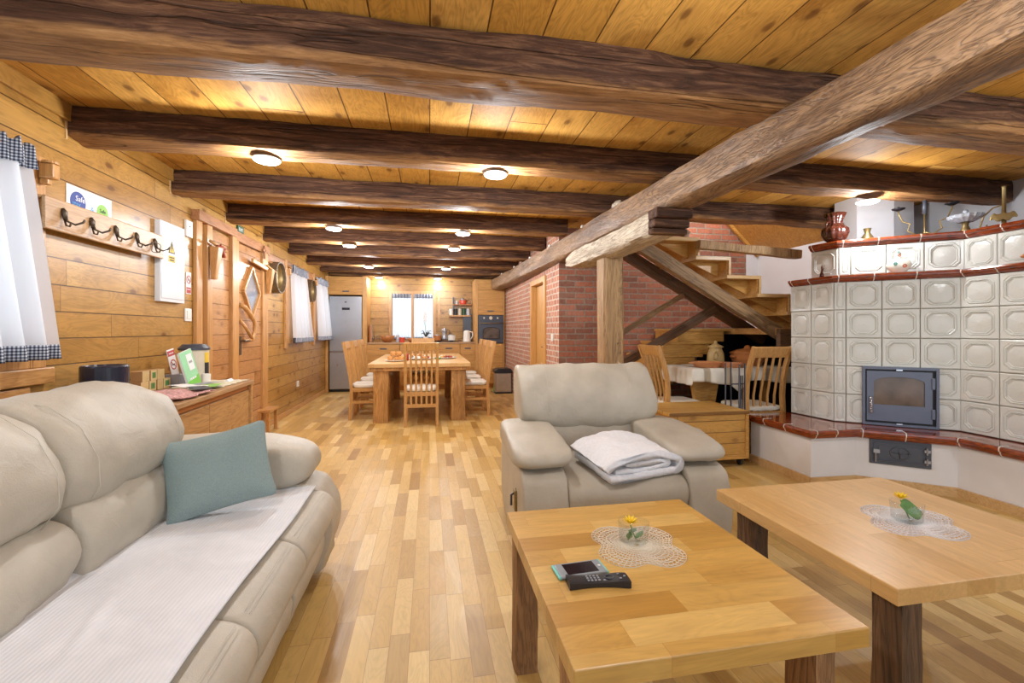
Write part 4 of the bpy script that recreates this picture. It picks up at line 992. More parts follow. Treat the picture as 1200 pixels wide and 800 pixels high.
def bowl(name, x, y, r, h, mat, label, cat='bowl', z=ZW):
    return tag(put(MB().lathe([(0, 0), (r * 0.45, 0), (r * 0.8, h * 0.45), (r, h), (r * 0.95, h), (r * 0.75, h * 0.5), (r * 0.4, 0.012), (0, 0.01)], n=28).build(name, M[mat], smooth=True), (x, y, z)), label, cat)
def put(o, loc, rz=0): o.location = loc; o.rotation_euler = (0, 0, rz); return o
bowl('bread_bowl', -0.86, 9.58, 0.16, 0.14, 'terra_dark', 'large brown bowl on the left of the worktop')
bowl('fruit_bowl', -0.36, 9.58, 0.10, 0.08, 'terra_dark', 'small brown bowl below the kitchen window')
t = put(MB().lathe([(0, 0), (0.05, 0), (0.055, 0.09), (0.05, 0.1), (0, 0.1)], n=18).build('storage_jar', M['red_enamel'], smooth=False), (-0.56, 9.55, ZW)); tag(t, 'red jar between the brown bowls on the worktop', 'jar')
t = put(MB().lathe([(0, 0), (0.035, 0), (0.035, 0.14), (0.02, 0.16), (0, 0.16)], n=18).build('clear_jar', M['crystal'], smooth=False), (-0.65, 9.62, ZW)); tag(t, 'clear glass jar beside the red jar on the worktop', 'jar')
# orchid
t = thing('potted_orchid', 'white orchid in a pot in front of the kitchen window', 'plant', (0.0 - 0.07, 9.80, ZW))
MB().lathe([(0, 0), (0.05, 0), (0.065, 0.11), (0.055, 0.11), (0.05, 0.1), (0, 0.1)], n=18).build('pot', M['white_plastic'], t, smooth=False)
MB().tube([(0, 0, 0.08), (-0.01, 0, 0.3), (-0.04, -0.01, 0.5), (-0.02, -0.02, 0.62)], 0.005, 6).build('stem', M['leaf'], t, smooth=True)
mb = MB()
for k in range(5):
    a = k * 1.3; mb.grid(5, 2, lambda u, v, a=a: (0.14 * u * math.cos(a), 0.07 * u * math.sin(a), 0.12 + 0.12 * math.sin(u * 2.4) + 0.03 * (v - .5) * (1 - u)))
    mb.tube([(0, 0, 0.1), (0.06 * math.cos(a), 0.05 * math.sin(a), 0.2), (0.12 * math.cos(a), 0.06 * math.sin(a), 0.17)], [0.012, 0.02, 0.004], 5)
mb.build('foliage', M['iron'], t, smooth=True)
for k in range(5):
    mb = MB(); c0 = (-0.03 + 0.02 * (k % 2), -0.02, 0.46 + k * 0.045)
    for q in range(5): a = q * 2 * PI / 5; mb.rbox((c0[0] + 0.022 * math.cos(a), c0[1] - 0.01, c0[2] + 0.022 * math.sin(a)), (0.03, 0.008, 0.03), 2, 4)
    mb.build('blossom', M['orchid'], t, smooth=True)
# shelves with pots
t = thing('wall_shelf', 'upper small wall shelf right of the kitchen window', 'shelf', (0.73, YB, 1.80)); MB().box((-0.21, -0.16, 0), (0.2, -0.001, 0.022)).build('board', M['terra_dark'], t, bevel=0.003); MB().box((-0.21, -0.15, 0.03), (-0.19, -0.01, 0.18)).box((-0.21, -0.15, -0.1), (-0.19, -0.01, 0.0)).build('bracket', M['iron'], t)
t2 = thing('wall_shelf', 'lower small wall shelf right of the kitchen window', 'shelf', (0.66, YB, 1.545)); MB().box((-0.23, -0.16, 0), (0.24, -0.001, 0.035)).build('board', M['trim'], t2, bevel=0.003)
t = thing('cooking_pot', 'red enamel cooking pot with steel lid on the upper kitchen shelf', 'pot', (0.74, YB - 0.085, 1.823)); MB().lathe([(0, 0), (0.07, 0), (0.075, 0.02), (0.075, 0.09), (0, 0.09)], n=20).build('pot_body', M['red_enamel'], t); MB().lathe([(0.076, 0.09), (0.06, 0.12), (0.015, 0.13), (0.015, 0.145), (0, 0.145)], n=20).build('lid', M['steel'], t, smooth=True); MB().tube([(0.07, -0.02, 0.07), (0.13, -0.05, 0.1)], 0.008, 6).build('handle', M['black_plastic'], t)
for k, (x, z, m_, lb) in enumerate([(0.60, 1.823, 'white_plastic', 'small white cup left of the red pot on the upper kitchen shelf'), (0.48, 1.581, 'white_plastic', 'white mug at the left end of the lower kitchen shelf'), (0.575, 1.581, 'black_plastic', 'black mug on the lower kitchen shelf'), (0.67, 1.581, 'cream_can', 'cream canister on the lower kitchen shelf'), (0.76, 1.581, 'exit', 'dark green tin on the lower kitchen shelf'), (0.855, 1.581, 'crystal', 'clear jar at the right end of the lower kitchen shelf')]):
    o = thing('mug' if k < 3 else 'canister', lb, 'mug' if k < 3 else 'canister', (x, YB - 0.085, z)); h = 0.08 if k == 0 else 0.14; r = 0.03 if k == 0 else 0.042
    MB().lathe([(0, 0), (r, 0), (r, h), (r * 0.9, h), (r * 0.9, 0.01), (0, 0.01)], n=18).build('vessel', M[m_], o)
    if k < 3: MB().tube([(-r, 0, h * 0.8), (-r - 0.02, 0, h * 0.7), (-r - 0.02, 0, h * 0.3), (-r, 0, h * 0.2)], 0.004, 5).build('handle', M[m_], o)
    else: MB().lathe([(r * 1.02, 0), (r * 1.02, 0.012), (0, 0.014)], (0, 0, h), 18).build('lid', M['steel' if k != 4 else 'exit'], o)
t = thing('hanging_utensils', 'small steel utensils hanging beside the oven tower', 'utensils', (0.90, YB - 0.02, 1.36))
for k in range(3): MB().tube([(0.02 * k - 0.02, 0, 0.18), (0.02 * k - 0.02, -0.01, 0.08)], 0.004, 5).lathe([(0.0, 0.0), (0.022, 0.02), (0.024, 0.05), (0.0, 0.07)], (0.03 * k - 0.03, -0.03, 0.02), 10).build('ladle', M['chrome'], t, smooth=True)
# bin
t = thing('pedal_bin', 'steel pedal bin with black lid against the brick wall', 'bin', (1.43, 8.75, 0), 0)
MB().box((-0.15, -0.15, 0.02), (0.17, 0.15, 0.40)).build('bin_body', M['bin_side'], t, bevel=0.02)
MB().box((-0.16, -0.16, 0.0), (0.18, 0.16, 0.03)).build('base', M['black_plastic'], t, bevel=0.008)
MB().prism([(-0.17, 0.40), (0.18, 0.40), (0.18, 0.45), (0.14, 0.49), (-0.10, 0.49), (-0.17, 0.45)], -0.16, 0.16, lambda a, b, c: (a, c, b)).build('lid', M['black_plastic'], t, bevel=0.008)
MB().box((-0.23, -0.05, 0.02), (-0.15, 0.05, 0.035)).build('pedal', M['chrome'], t, bevel=0.003)
MB().prism([(-0.171, 0.03), (-0.171, 0.15), (-0.19, 0.03)], -0.06, 0.0, lambda a, b, c: (a, c, b)).build('label', M['green'], t)
# brick-side door
t = struct(MB().box((BX - 0.02, DY0 + 0.10, 0.01), (BX + 0.03, DY1 - 0.10, DZ - 0.09)).build('door_2', M['kitchen_v'], bevel=0.004)); t.location = (0.08, 0, 0)
mb = MB(); mb.box((BX - 0.025, DY0, 0), (BX + 0.15, DY0 + 0.09, DZ)); mb.box((BX - 0.025, DY1 - 0.09, 0), (BX + 0.15, DY1, DZ)); mb.box((BX - 0.025, DY0 + 0.09, DZ - 0.08), (BX + 0.15, DY1 - 0.09, DZ)); struct(mb.build('trim_18', M['kitchen_v'], bevel=0.005))
MB().tube([(BX - 0.02, 6.25, 1.0), (BX - 0.07, 6.25, 1.0), (BX - 0.07, 6.37, 1.0)], 0.009, 8).box((BX - 0.026, 6.23, 0.86), (BX - 0.018, 6.27, 1.05)).build('door_handle', M['chrome'], t, smooth=False)
o = MB().cbox((0, 0, 0), (0.012, 0.08, 0.10)).cbox((-0.008, 0, 0), (0.006, 0.05, 0.06)).build('light_switch', M['white_plastic'], bevel=0.002); o.location = (BX - 0.007, 5.72, 1.15); tag(o, 'white light switch on the brick corner right of the oak door', 'switch')
o = MB().cbox((0, 0, 0), (0.03, 0.03, 0.03)).build('timber_strip', M['trim'])
bpy.data.objects.remove(o)

# ------------------------------------------------------------------ dining set
TX0, TX1, TY0, TY1 = -0.80, 0.56, 6.12, 8.55
t = thing('dining_table', 'massive golden oak dining table with split log legs', 'table', ((TX0 + TX1) / 2, (TY0 + TY1) / 2, 0))
w, l = (TX1 - TX0) / 2, (TY1 - TY0) / 2
MB().box((-w, -l, 0.745), (w, l, 0.80)).build('tabletop', M['top_y'], t, bevel=0.006)
MB().box((-w + 0.02, -l + 0.02, 0.70), (w - 0.02, l - 0.02, 0.745)).build('apron', M['leg_oak'], t, bevel=0.004)
for sx in (-1, 1):
    for sy in (-1, 1):
        mb = MB(); rough_beam(mb, 0.70, 0.2, 0.20, seed=sx * 3 + sy * 5, amp=0.014, corner=0.2, seg=30)
        mb.v = [(-v[2] + sx * (w - 0.16), v[1] + sy * (l - 0.16), v[0]) for v in mb.v]
        auto_smooth(mb.build('leg', M['leg_oak'], t), 0.8)
def make_chair(name, label, group, bent=False, pad='seatpad'):
    """faces +x; back at x=0; base centre of the seat"""
    t = thing(name, label, 'chair', (0, 0, 0), 0, group); H_ = 1.085; W = 0.44; D = 0.42; sz = 0.455
    bx = lambda z: -0.21 - (max(0, z - sz) ** 1.25) * 0.19 - (0.04 * math.sin(max(0, z - sz) / 0.63 * PI) * (-1) if bent else 0)
    for s in (-1, 1):
        y = s * (W / 2 - 0.018)
        pts = [(-0.23, y, 0)] + [(bx(z), y, z) for z in (0.3, sz, 0.6, 0.75, 0.9, H_)]
        mb = MB()
        for a, b in zip(pts[:-1], pts[1:]): mb.bar(a, b, 0.034, 0.042, (1, 0, 0))
        mb.build('rear_leg', M['chair'], t)
        MB().box((0.175, y - 0.018, 0), (0.213, y + 0.018, sz - 0.02)).build('front_leg', M['chair'], t, bevel=0.003)
        MB().box((-0.21, y - 0.012, 0.23), (0.18, y + 0.012, 0.265)).build('stretcher', M['chair'], t)
    MB().box((-0.215, -W / 2 + 0.01, sz - 0.065), (0.213, W / 2 - 0.01, sz - 0.01)).build('seat_frame', M['chair_h'], t, bevel=0.004)
    zt = H_ - 0.10
    mb = MB(); a = Vector((bx(zt), 0, zt)); b = Vector((bx(H_), 0, H_)); mb.bar((a.x, 0, zt), (b.x, 0, H_), W - 0.07, 0.026, (1, 0, 0))
    mb.build('top_rail', M['chair'], t, bevel=0.004)
    zl = 0.27
    MB().box((-0.235, -W / 2 + 0.03, zl - 0.025), (-0.21, W / 2 - 0.03, zl + 0.02)).build('lower_rail', M['chair_h'], t)
    for k in range(4 if bent else 5):
        y = (k - (1.5 if bent else 2)) * (0.078 if bent else 0.066); mb = MB(); zs = [zl, sz, 0.6, 0.75, 0.88, zt + 0.005]
        for z0, z1 in zip(zs[:-1], zs[1:]):
            o0 = 0.02 * math.sin((z0 - 0.3) / 0.7 * PI * 2) if bent else 0; o1 = 0.02 * math.sin((z1 - 0.3) / 0.7 * PI * 2) if bent else 0
            mb.bar((bx(z0) + o0 * 0.8, y, z0), (bx(z1) + o1 * 0.8, y, z1), 0.018 if bent else 0.026, 0.014, (1, 0, 0))
        mb.build('slat', M['chair'], t)
    MB().rbox((0.005, 0, sz + 0.018), (0.43, 0.45, 0.06), 5, 12, lambda v, w_: v + Vector((0, 0, 0.006 * nz(v.x * 18, v.y * 18)))).build('seat_cushion', M[pad], t, smooth=True)
    return t
grp = 'dining chairs round the oak table'
ch0 = make_chair('dining_chair', 'slat-back oak dining chair at the near end, back to the viewer', grp); ch0.location = (-0.10, 6.10, 0); ch0.rotation_euler = (0, 0, PI / 2)
ords = ['nearest', 'middle', 'farthest']
for k, y in enumerate((6.66, 7.34, 8.02)):
    dup(ch0, (-0.85, y, 0), 0, f'{ords[k]} slat-back dining chair on the left side of the table')
    dup(ch0, (0.63, y, 0), PI, f'{ords[k]} slat-back dining chair on the right side of the table')
dup(ch0, (-0.12, 8.62, 0), -PI / 2, 'slat-back dining chair at the far end of the table by the worktop')
# food on table
zt = 0.801
def platter(x, y, r, label, items, seed):
    t = thing('serving_plate', label, 'plate', (x, y, zt)); MB().lathe([(0, 0), (r * 0.6, 0), (r, 0.018), (r, 0.022), (r * 0.6, 0.008), (0, 0.008)], n=30).build('dish', M['white_plastic'], t, smooth=True)
    rnd = random.Random(seed)
    for k in range(items):
        a = rnd.random() * 6.28; q = rnd.random() * r * 0.65
        mm = rnd.choice(['bread', 'berry', 'berry', 'white_plastic', 'leaf'])
        o = MB().rbox((0, 0, 0.0), (0.05, 0.04, 0.035), 2.5, 5).build('canape', M[mm], smooth=True); o.location = (x + q * math.cos(a), y + q * math.sin(a), zt + 0.028); o.rotation_euler = (0, 0, a)
        tag(o, f'small snack piece on the {label.split("plate")[0].strip()} plate', 'snack', 'snacks on the ' + label.split('plate')[0].strip() + ' plate')
t = thing('serving_plate', 'white plate under the stacked cakes at the table left', 'plate', (-0.48, 6.60, zt)); MB().lathe([(0, 0), (0.1, 0), (0.15, 0.015), (0.15, 0.02), (0.1, 0.008), (0, 0.008)], n=30).build('dish', M['white_plastic'], t, smooth=True)
cakes = [(-0.07, 0, 0), (0.01, 0.01, 0), (0.08, -0.01, 0), (-0.03, 0, 1), (0.05, 0.0, 1)]
cl = ['left cake slice in the bottom row of the stack', 'middle cake slice in the bottom row of the stack', 'right cake slice in the bottom row of the stack', 'left cake slice on top of the stack', 'right cake slice on top of the stack']
for k, (dx, dy, lv) in enumerate(cakes):
    o = MB().rbox((0, 0, 0), (0.075, 0.1, 0.065), 5, 6).build('cake_slice', M['bread'], smooth=True); o.location = (-0.48 + dx, 6.60 + dy, zt + 0.042 + lv * 0.066); tag(o, cl[k], 'cake', 'stacked cakes on the dining table')
platter(-0.12, 6.95, 0.20, 'white oval snack plate behind the near chair', 14, 3)
platter(0.26, 7.10, 0.17, 'white right-hand snack plate on the dining table', 10, 5)
platter(-0.18, 7.6, 0.17, 'white farther snack plate on the dining table', 10, 9)
o = MB().lathe([(0, 0), (0.035, 0), (0.032, 0.06), (0.038, 0.1), (0.0, 0.1)], n=16).build('jam_glass', M['berry'], smooth=True); o.location = (-0.33, 6.72, zt); tag(o, 'small glass of red jam beside the stacked cakes', 'jar')
o = MB().rbox((0, 0, 0), (0.1, 0.05, 0.03), 3, 6, lambda v, w_: v + Vector((0, 0, 0.01 * nz(v.x * 60, v.y * 60)))).build('salad_leaves', M['leaf'], smooth=True); o.location = (0.13, 6.85, zt + 0.018); tag(o, 'green herb sprig left of the right-hand snack plate', 'herbs')
# ------------------------------------------------------------------ tiled stove
def offset_poly(P, d):
    """move an open polyline to its left by d (mitred)"""
    out = []
    n = len(P); V = [Vector(p) for p in P]
    for i in range(n):
        ns = []
        if i > 0: e = (V[i] - V[i - 1]).normalized(); ns.append(Vector((-e.y, e.x)))
        if i < n - 1: e = (V[i + 1] - V[i]).normalized(); ns.append(Vector((-e.y, e.x)))
        if len(ns) == 2:
            m_ = (ns[0] + ns[1]); m_ = m_ / (m_.length ** 2) * 2
        else: m_ = ns[0]
        out.append((V[i].x + m_.x * d, V[i].y + m_.y * d))
    return out
def one_tile(mb, O, U, W, H_, s, gap=0.003, narrow=False):
    """glazed relief tile: O lower-left corner, U unit along, outward normal N"""
    Nn = Vector((U[1], -U[0], 0)); U3 = Vector((U[0], U[1], 0)); O = Vector(O)
    def P(u, v, d): return O + U3 * u + Vector((0, 0, v)) + Nn * d
    def rect(a, b, c_, d_, k): return [(a, c_, k), (b, c_, k), (b, d_, k), (a, d_, k)]
    g = gap
    rings = []
    def octo(in_, d, cut):
        a, b, c_, e = in_, W - in_, in_, H_ - in_; q = cut
        return [(a + q, c_, d), (b - q, c_, d), (b, c_ + q, d), (b, e - q, d), (b - q, e, d), (a + q, e, d), (a, e - q, d), (a, c_ + q, d)]
    k = min(W, H_)
    rings = [octo(g, -0.012, 0.0005), octo(g, 0.006, 0.0005), octo(g + 0.006, 0.010, 0.001)]
    if narrow:
        rings += [octo(k * 0.2, 0.010, k * 0.1), octo(k * 0.26, 0.004, k * 0.12), octo(k * 0.34, 0.010, k * 0.12)]
    else:
        rings += [octo(k * 0.10, 0.009, k * 0.13), octo(k * 0.115, 0.005, k * 0.13), octo(k * 0.13, 0.012, k * 0.135), octo(k * 0.15, 0.012, k * 0.135), octo(k * 0.17, 0.003, k * 0.14), octo(k * 0.185, 0.009, k * 0.14), octo(k * 0.20, 0.004, k * 0.14), octo(k * 0.26, 0.006, k * 0.12)]
    vs = []; fs = []
    for r in rings: vs += [P(*p) for p in r]
    for i in range(len(rings) - 1):
        for j in range(8): fs.append((i * 8 + j, i * 8 + (j + 1) % 8, (i + 1) * 8 + (j + 1) % 8, (i + 1) * 8 + j))
    L = len(rings) - 1
    # pillow centre
    c_ = len(vs); vs.append(P(W / 2, H_ / 2, rings[-1][0][2] + 0.004))
    for j in range(8): fs.append((L * 8 + j, L * 8 + (j + 1) % 8, c_))
    mb.add(vs, fs)
stove = thing('tiled_stove', 'large ivory tiled stove with brown glazed ledges in the right corner', 'stove', (0, 0, 0))
body = [(3.45, 3.73), (3.49, 3.31), (4.126, 2.794), (4.10, 1.55)]
full = lambda P, extra=((4.98, 1.55), (4.98, 3.90)): list(P) + list(extra)
inb = offset_poly(body, 0.012)
MB().prism(full(inb, ((4.98, 1.55), (4.98, 3.735), (3.47, 3.735))), 0.46, 1.665).build('core', M['tile_gap'], stove)
ROWS, TH, TZ = 5, 0.243, 0.452
def course(P, z, h, name, skipdoor=False, wd=None):
    mb = MB()
    for i in range(len(P) - 1):
        a = Vector(P[i]); b = Vector(P[i + 1]); L = (b - a).length; U = (b - a) / L
        segs = []
        if i == 0: n = max(1, round(L / 0.215)); segs = [(L * k / n, L / n) for k in range(n)]
        elif i == 1:
            nw = 0.085 * L / 0.82; n = 3; segs = [(0, nw)] + [(nw + (L - nw) * k / n, (L - nw) / n) for k in range(n)]
        else: n = round(L / 0.235); segs = [(L * k / n, L / n) for k in range(n)]
        for s_, w_ in segs:
            if skipdoor and i == 1:
                if 0.085 < s_ and s_ < 0.5: 
                    # the fire door covers the middle; neighbours are cut where it stands
                    pass
            one_tile(mb, (a.x + U.x * s_, a.y + U.y * s_, z), (U.x, U.y), w_, h, 0, narrow=w_ < 0.12)
    return mb
mb = MB()
for r in range(ROWS):
    c = course(body, TZ + r * TH, TH, ''); mb.add(c.v, c.f)
mb.build('lower_tiles', M['tile'], stove)
up = offset_poly(body, 0.12)
up[0] = (up[0][0], 3.62); up[-1] = (up[-1][0], 1.55)
inu = offset_poly(up, 0.012)
MB().prism(full(inu, ((4.98, 1.55), (4.98, 3.64), (3.62, 3.64))), 1.665, 1.99).build('core', M['tile_gap'], stove)
c = course(up, 1.735, TH + 0.005, ''); c.build('upper_tiles', M['tile'], stove)
def cornice(P, z, h, over, name, depth=0.25, prof=None, jn=0.24):
    """moulded glazed edging swept along the outline, with pale joints; the joints are their own part"""
    prof = prof or [(-depth, 0), (0.0, 0), (over * 0.35, h * 0.12), (over * 0.6, h * 0.3), (over * 0.65, h * 0.45), (over * 0.95, h * 0.55), (over, h * 0.75), (over * 0.9, h * 0.95), (over * 0.6, h), (-depth, h)]
    mb = MB()
    offs = [offset_poly(P, -d) for d, _ in prof]
    n = len(prof)
    for i in range(len(P) - 1):
        for k in range(n):
            k2 = (k + 1) % n
            a, b, c_, d_ = offs[k][i], offs[k][i + 1], offs[k2][i + 1], offs[k2][i]
            mb.add([(a[0], a[1], z + prof[k][1]), (b[0], b[1], z + prof[k][1]), (c_[0], c_[1], z + prof[k2][1]), (d_[0], d_[1], z + prof[k2][1])], [(0, 1, 2, 3)])
        A = Vector(P[i]); B = Vector(P[i + 1]); L = (B - A).length; U = (B - A) / L; Nn = Vector((U.y, -U.x))
        m_ = max(1, round(L / jn))
        for q in range(0, m_ + (1 if i == len(P) - 2 else 0)):
            s_ = L * q / m_ + (0.03 if q == 0 else 0)
            c0 = A + U * s_
            pf = [(d, h_) for d, h_ in prof[1:-1]]
            vs = []
            for e in (-0.0035, 0.0035):
                for d, h_ in pf: vs.append((c0.x + U.x * e + Nn.x * (d * 1.0 + 0.0015), c0.y + U.y * e + Nn.y * (d + 0.0015), z + h_ + (0.0012 if h_ > h * .9 else 0)))
                vs.append((c0.x + U.x * e - Nn.x * 0.05, c0.y + U.y * e - Nn.y * 0.05, z + h + 0.0012)); vs.append((c0.x + U.x * e - Nn.x * 0.05, c0.y + U.y * e - Nn.y * 0.05, z))
            N_ = len(pf) + 2; jb = MB()
            jb.add(vs, [tuple(range(N_))[::-1], tuple(range(N_, 2 * N_))] + [(k, (k + 1) % N_, N_ + (k + 1) % N_, N_ + k) for k in range(N_)]); jb.build('cornice_joint', M['joint'], stove)
    o = mb.build(name, M['glaze'], stove)
    return o
cornice(body, 1.665, 0.06, 0.045, 'lower_cornice', 0.2)
cornice(up, 1.985, 0.062, 0.045, 'upper_cornice', 0.3)
MB().prism(full(offset_poly(up, 0.02), ((4.98, 1.55), (4.98, 3.64), (3.62, 3.64))), 1.99, 2.044).build('top_slab', M['glaze'], stove)
# bench: white plinth with glazed ledge
bench = [(2.99, 3.75), (2.98, 3.03), (3.40, 3.01), (3.86, 2.64), (3.84, 1.55)]
plinth = offset_poly(bench, 0.03)
MB().prism(full(plinth, ((4.98, 1.55), (4.98, 3.745), (3.05, 3.745))), 0.0, 0.39).build('plinth', M['plinth'], stove, bevel=0.004)
MB().prism(full(offset_poly(bench, 0.012), ((4.98, 1.55), (4.98, 3.755), (3.03, 3.755))), 0.392, 0.449).build('bench_slab', M['glaze'], stove)
cornice(bench, 0.383, 0.070, 0.034, 'bench_edge', 0.03, jn=0.245)
sk = offset_poly(bench, 0.012); si = offset_poly(bench, 0.031); mb = MB()
for i in range(len(sk) - 1): mb.add([(*sk[i], 0), (*sk[i + 1], 0), (*si[i + 1], 0), (*si[i], 0), (*sk[i], 0.07), (*sk[i + 1], 0.07), (*si[i + 1], 0.07), (*si[i], 0.07)], [(0, 3, 2, 1), (4, 5, 6, 7), (0, 1, 5, 4), (2, 3, 7, 6), (1, 2, 6, 5), (3, 0, 4, 7)])
mb.build('skirting', M['stair_light'], stove)
# fire door on the diagonal face
A = Vector(body[1]); B = Vector(body[2]); U = (B - A).normalized(); Nn = Vector((U.y, -U.x))
def diag(u0, z0, base=A, UU=U, NN=Nn):
    m = Matrix(((UU.x, -NN.x, 0, base.x + UU.x * u0), (UU.y, -NN.y, 0, base.y + UU.y * u0), (0, 0, 1, z0), (0, 0, 0, 1))); return m   # local x along face, local -y outward
D = diag(0.195, 0.452)
def X(mb, m): mb.v = [tuple(m @ Vector(v)) for v in mb.v]; return mb
fd = X(MB().box((0, -0.035, 0), (0.49, 0.03, 0.022)).box((0, -0.035, 0.468), (0.49, 0.03, 0.49)).box((0, -0.035, 0.022), (0.02, 0.03, 0.468)).box((0.47, -0.035, 0.022), (0.49, 0.03, 0.468)), D).build('fire_door_frame', M['stove_steel'], stove, bevel=0.002)
X(MB().box((0.02, -0.015, 0.022), (0.47, 0.03, 0.468)), D).build('frame_recess', M['black'], fd)
arch = [(0.075, 0.175), (0.40, 0.175), (0.40, 0.365)] + [(0.2375 + 0.1625 * math.cos(a), 0.365 + 0.045 * math.sin(a)) for a in [k * PI / 12 for k in range(1, 12)]] + [(0.075, 0.365)]
# door leaf as a ring round the arched glass
outer = [(0.028, 0.04), (0.452, 0.04), (0.452, 0.455)] + [(0.2375 + 0.2145 * math.cos(a), 0.455) for a in [k * PI / 12 for k in range(1, 12)]] + [(0.028, 0.455)]
outer = [(0.028, 0.04), (0.446, 0.04), (0.446, 0.455)] + [(0.237 + (0.446 - 0.237) * math.cos(k * PI / 12), 0.455) for k in range(1, 12)] + [(0.028, 0.455)]
mb = MB(); N = len(arch)
for y0, y1 in ((-0.038, -0.018),):
    vs = [(a, y0, b) for a, b in outer] + [(a, y0, b) for a, b in arch] + [(a, y1, b) for a, b in outer] + [(a, y1, b) for a, b in arch]
    fs = []
    for i in range(N):
        j = (i + 1) % N; fs += [(i, j, N + j, N + i), (2 * N + i, 3 * N + i, 3 * N + j, 2 * N + j), (i, 2 * N + i, 2 * N + j, j), (N + i, N + j, 3 * N + j, 3 * N + i)]
    mb.add(vs, fs)
leaf = X(mb, D).build('fire_door', M['stove_steel'], stove)
X(MB().prism(arch, -0.026, -0.02, lambda a, b, c: (a, c, b)), D).build('fire_glass', M['fire_glass'], leaf)
mb = MB().tube([(0.055, -0.05, 0.10), (0.055, -0.05, 0.24)], 0.009, 8)
for k in range(9): mb.lathe([(0.0, -0.007), (0.013, -0.004), (0.013, 0.004), (0, 0.007)], (0.055, -0.05, 0.11 + k * 0.015), 8)
X(mb, D).build('coil_handle', M['chrome'], leaf, smooth=True)
X(MB().box((0.44, -0.05, 0.08), (0.462, -0.03, 0.16)).box((0.44, -0.05, 0.32), (0.462, -0.03, 0.41)), D).build('hinge', M['stove_steel'], leaf, bevel=0.003)
X(MB().box((0.22, -0.045, 0.018), (0.26, -0.035, 0.028)).box((0.22, -0.045, 0.462), (0.26, -0.035, 0.472)), D).build('catch', M['chrome'], fd)
# ash door in the plinth
PA = Vector(plinth[2]); PB = Vector(plinth[3]); U2 = (PB - PA).normalized(); N2 = Vector((U2.y, -U2.x))
D2 = diag(0.09, 0.185, PA, U2, N2)
ad = X(MB().box((0, -0.012, 0), (0.375, 0.01, 0.20)), D2).build('ash_door', M['iron'], stove, bevel=0.004)
mb = MB()
for a, b in (((0.03, -0.022, 0.03), (0.345, -0.022, 0.03)), ((0.345, -0.022, 0.03), (0.345, -0.022, 0.17)), ((0.345, -0.022, 0.17), (0.03, -0.022, 0.17)), ((0.03, -0.022, 0.17), (0.03, -0.022, 0.03))): mb.bar((a[0], -0.016, a[2]), (b[0], -0.016, b[2]), 0.008, 0.008, (0, 1, 0))
mb.box((0.055, -0.016, 0.05), (0.32, -0.012, 0.15))
X(mb, D2).build('raised_panel', M['iron'], ad)
mb = MB(); cx_, cz_ = 0.185, 0.10
mb.tube([(cx_ + 0.058 * math.cos(k * PI / 12), -0.018, cz_ + 0.048 * math.sin(k * PI / 12)) for k in range(25)], 0.005, 6)
mb.tube([(cx_, -0.018, cz_ - 0.045), (cx_, -0.018, cz_ + 0.045)], 0.003, 6).tube([(cx_ - 0.055, -0.018, cz_), (cx_ + 0.055, -0.018, cz_)], 0.003, 6).lathe([(0, 0), (0.008, 0), (0.008, 0.01), (0, 0.012)], n=10, mat=Matrix.Translation((cx_, -0.022, cz_)) @ Matrix.Rotation(PI / 2, 4, 'X'))
X(mb, D2).build('air_rosette', M['iron'], ad, smooth=True)
X(MB().tube([(0.035, -0.03, 0.02), (0.035, -0.03, 0.10)], 0.005, 6).box((0.02, -0.035, 0.09), (0.06, -0.012, 0.12)), D2).build('latch', M['steel'], ad)
X(MB().box((0.33, -0.03, 0.045), (0.365, -0.012, 0.065)).box((0.33, -0.03, 0.125), (0.365, -0.012, 0.145)).tube([(0.345, -0.03, 0.03), (0.345, -0.03, 0.08)], 0.006, 6).tube([(0.345, -0.03, 0.11), (0.345, -0.03, 0.16)], 0.006, 6), D2).build('hinge', M['steel'], ad)
# chimney
MB().prism([(4.08, 3.62), (4.33, 3.47), (4.60, 3.50), (4.66, 3.86), (4.1, 3.88)], 2.045, 2.549).build('chimney', M['white_wall'], stove)

ZT = 2.048
# ------------------------------------------------------------------ things on the stove
t = thing('glass_vase', 'amber-red ribbed glass vase with flared neck on the stove top corner', 'vase', (3.64, 3.44, ZT))
rib = lambda th, z: 1 + 0.05 * math.cos(th * 12)
MB().lathe([(0, 0), (0.05, 0.0), (0.085, 0.03), (0.105, 0.08), (0.10, 0.12), (0.06, 0.155), (0.052, 0.17), (0.065, 0.21), (0.085, 0.26), (0.078, 0.262), (0.05, 0.18), (0, 0.17)], n=72, rfun=rib).build('vase_body', M['amber'], t, smooth=True)
for s in (-1, 1): MB().tube([(s * 0.055, 0, 0.19), (s * 0.09, 0, 0.17), (s * 0.10, 0, 0.13)], 0.008, 6).build('handle', M['amber'], t, smooth=True)
t = thing('small_brass_vase', 'small waisted brass vase on the stove left of the candelabrum', 'vase', (3.90, 3.36, ZT)); MB().lathe([(0, 0), (0.04, 0), (0.045, 0.04), (0.02, 0.08), (0.03, 0.12), (0.025, 0.12), (0.015, 0.08), (0, 0.07)], n=20).build('vase_body', M['brass'], t, smooth=True)
t = thing('candelabrum', 'wrought iron three-arm candelabrum with black candle cups on the stove', 'candelabrum', (4.16, 3.08, ZT)); t.rotation_euler = (0, 0, -0.75); t.scale = (1.1, 1.1, 1.2)
mb = MB(); mb.lathe([(0, 0), (0.05, 0), (0.05, 0.008), (0.012, 0.015), (0, 0.015)], n=16)
mb.tube([(0, 0, 0), (0, 0, 0.02), (0, 0, 0.16)], 0.006, 6)
for s in (-1, 1): mb.tube([(0, 0, 0.03), (s * 0.05, 0, 0.015), (s * 0.10, 0, 0.05), (s * 0.085, 0, 0.10), (s * 0.13, 0, 0.12), (s * 0.155, 0, 0.18), (s * 0.155, 0, 0.2)], 0.0055, 6)
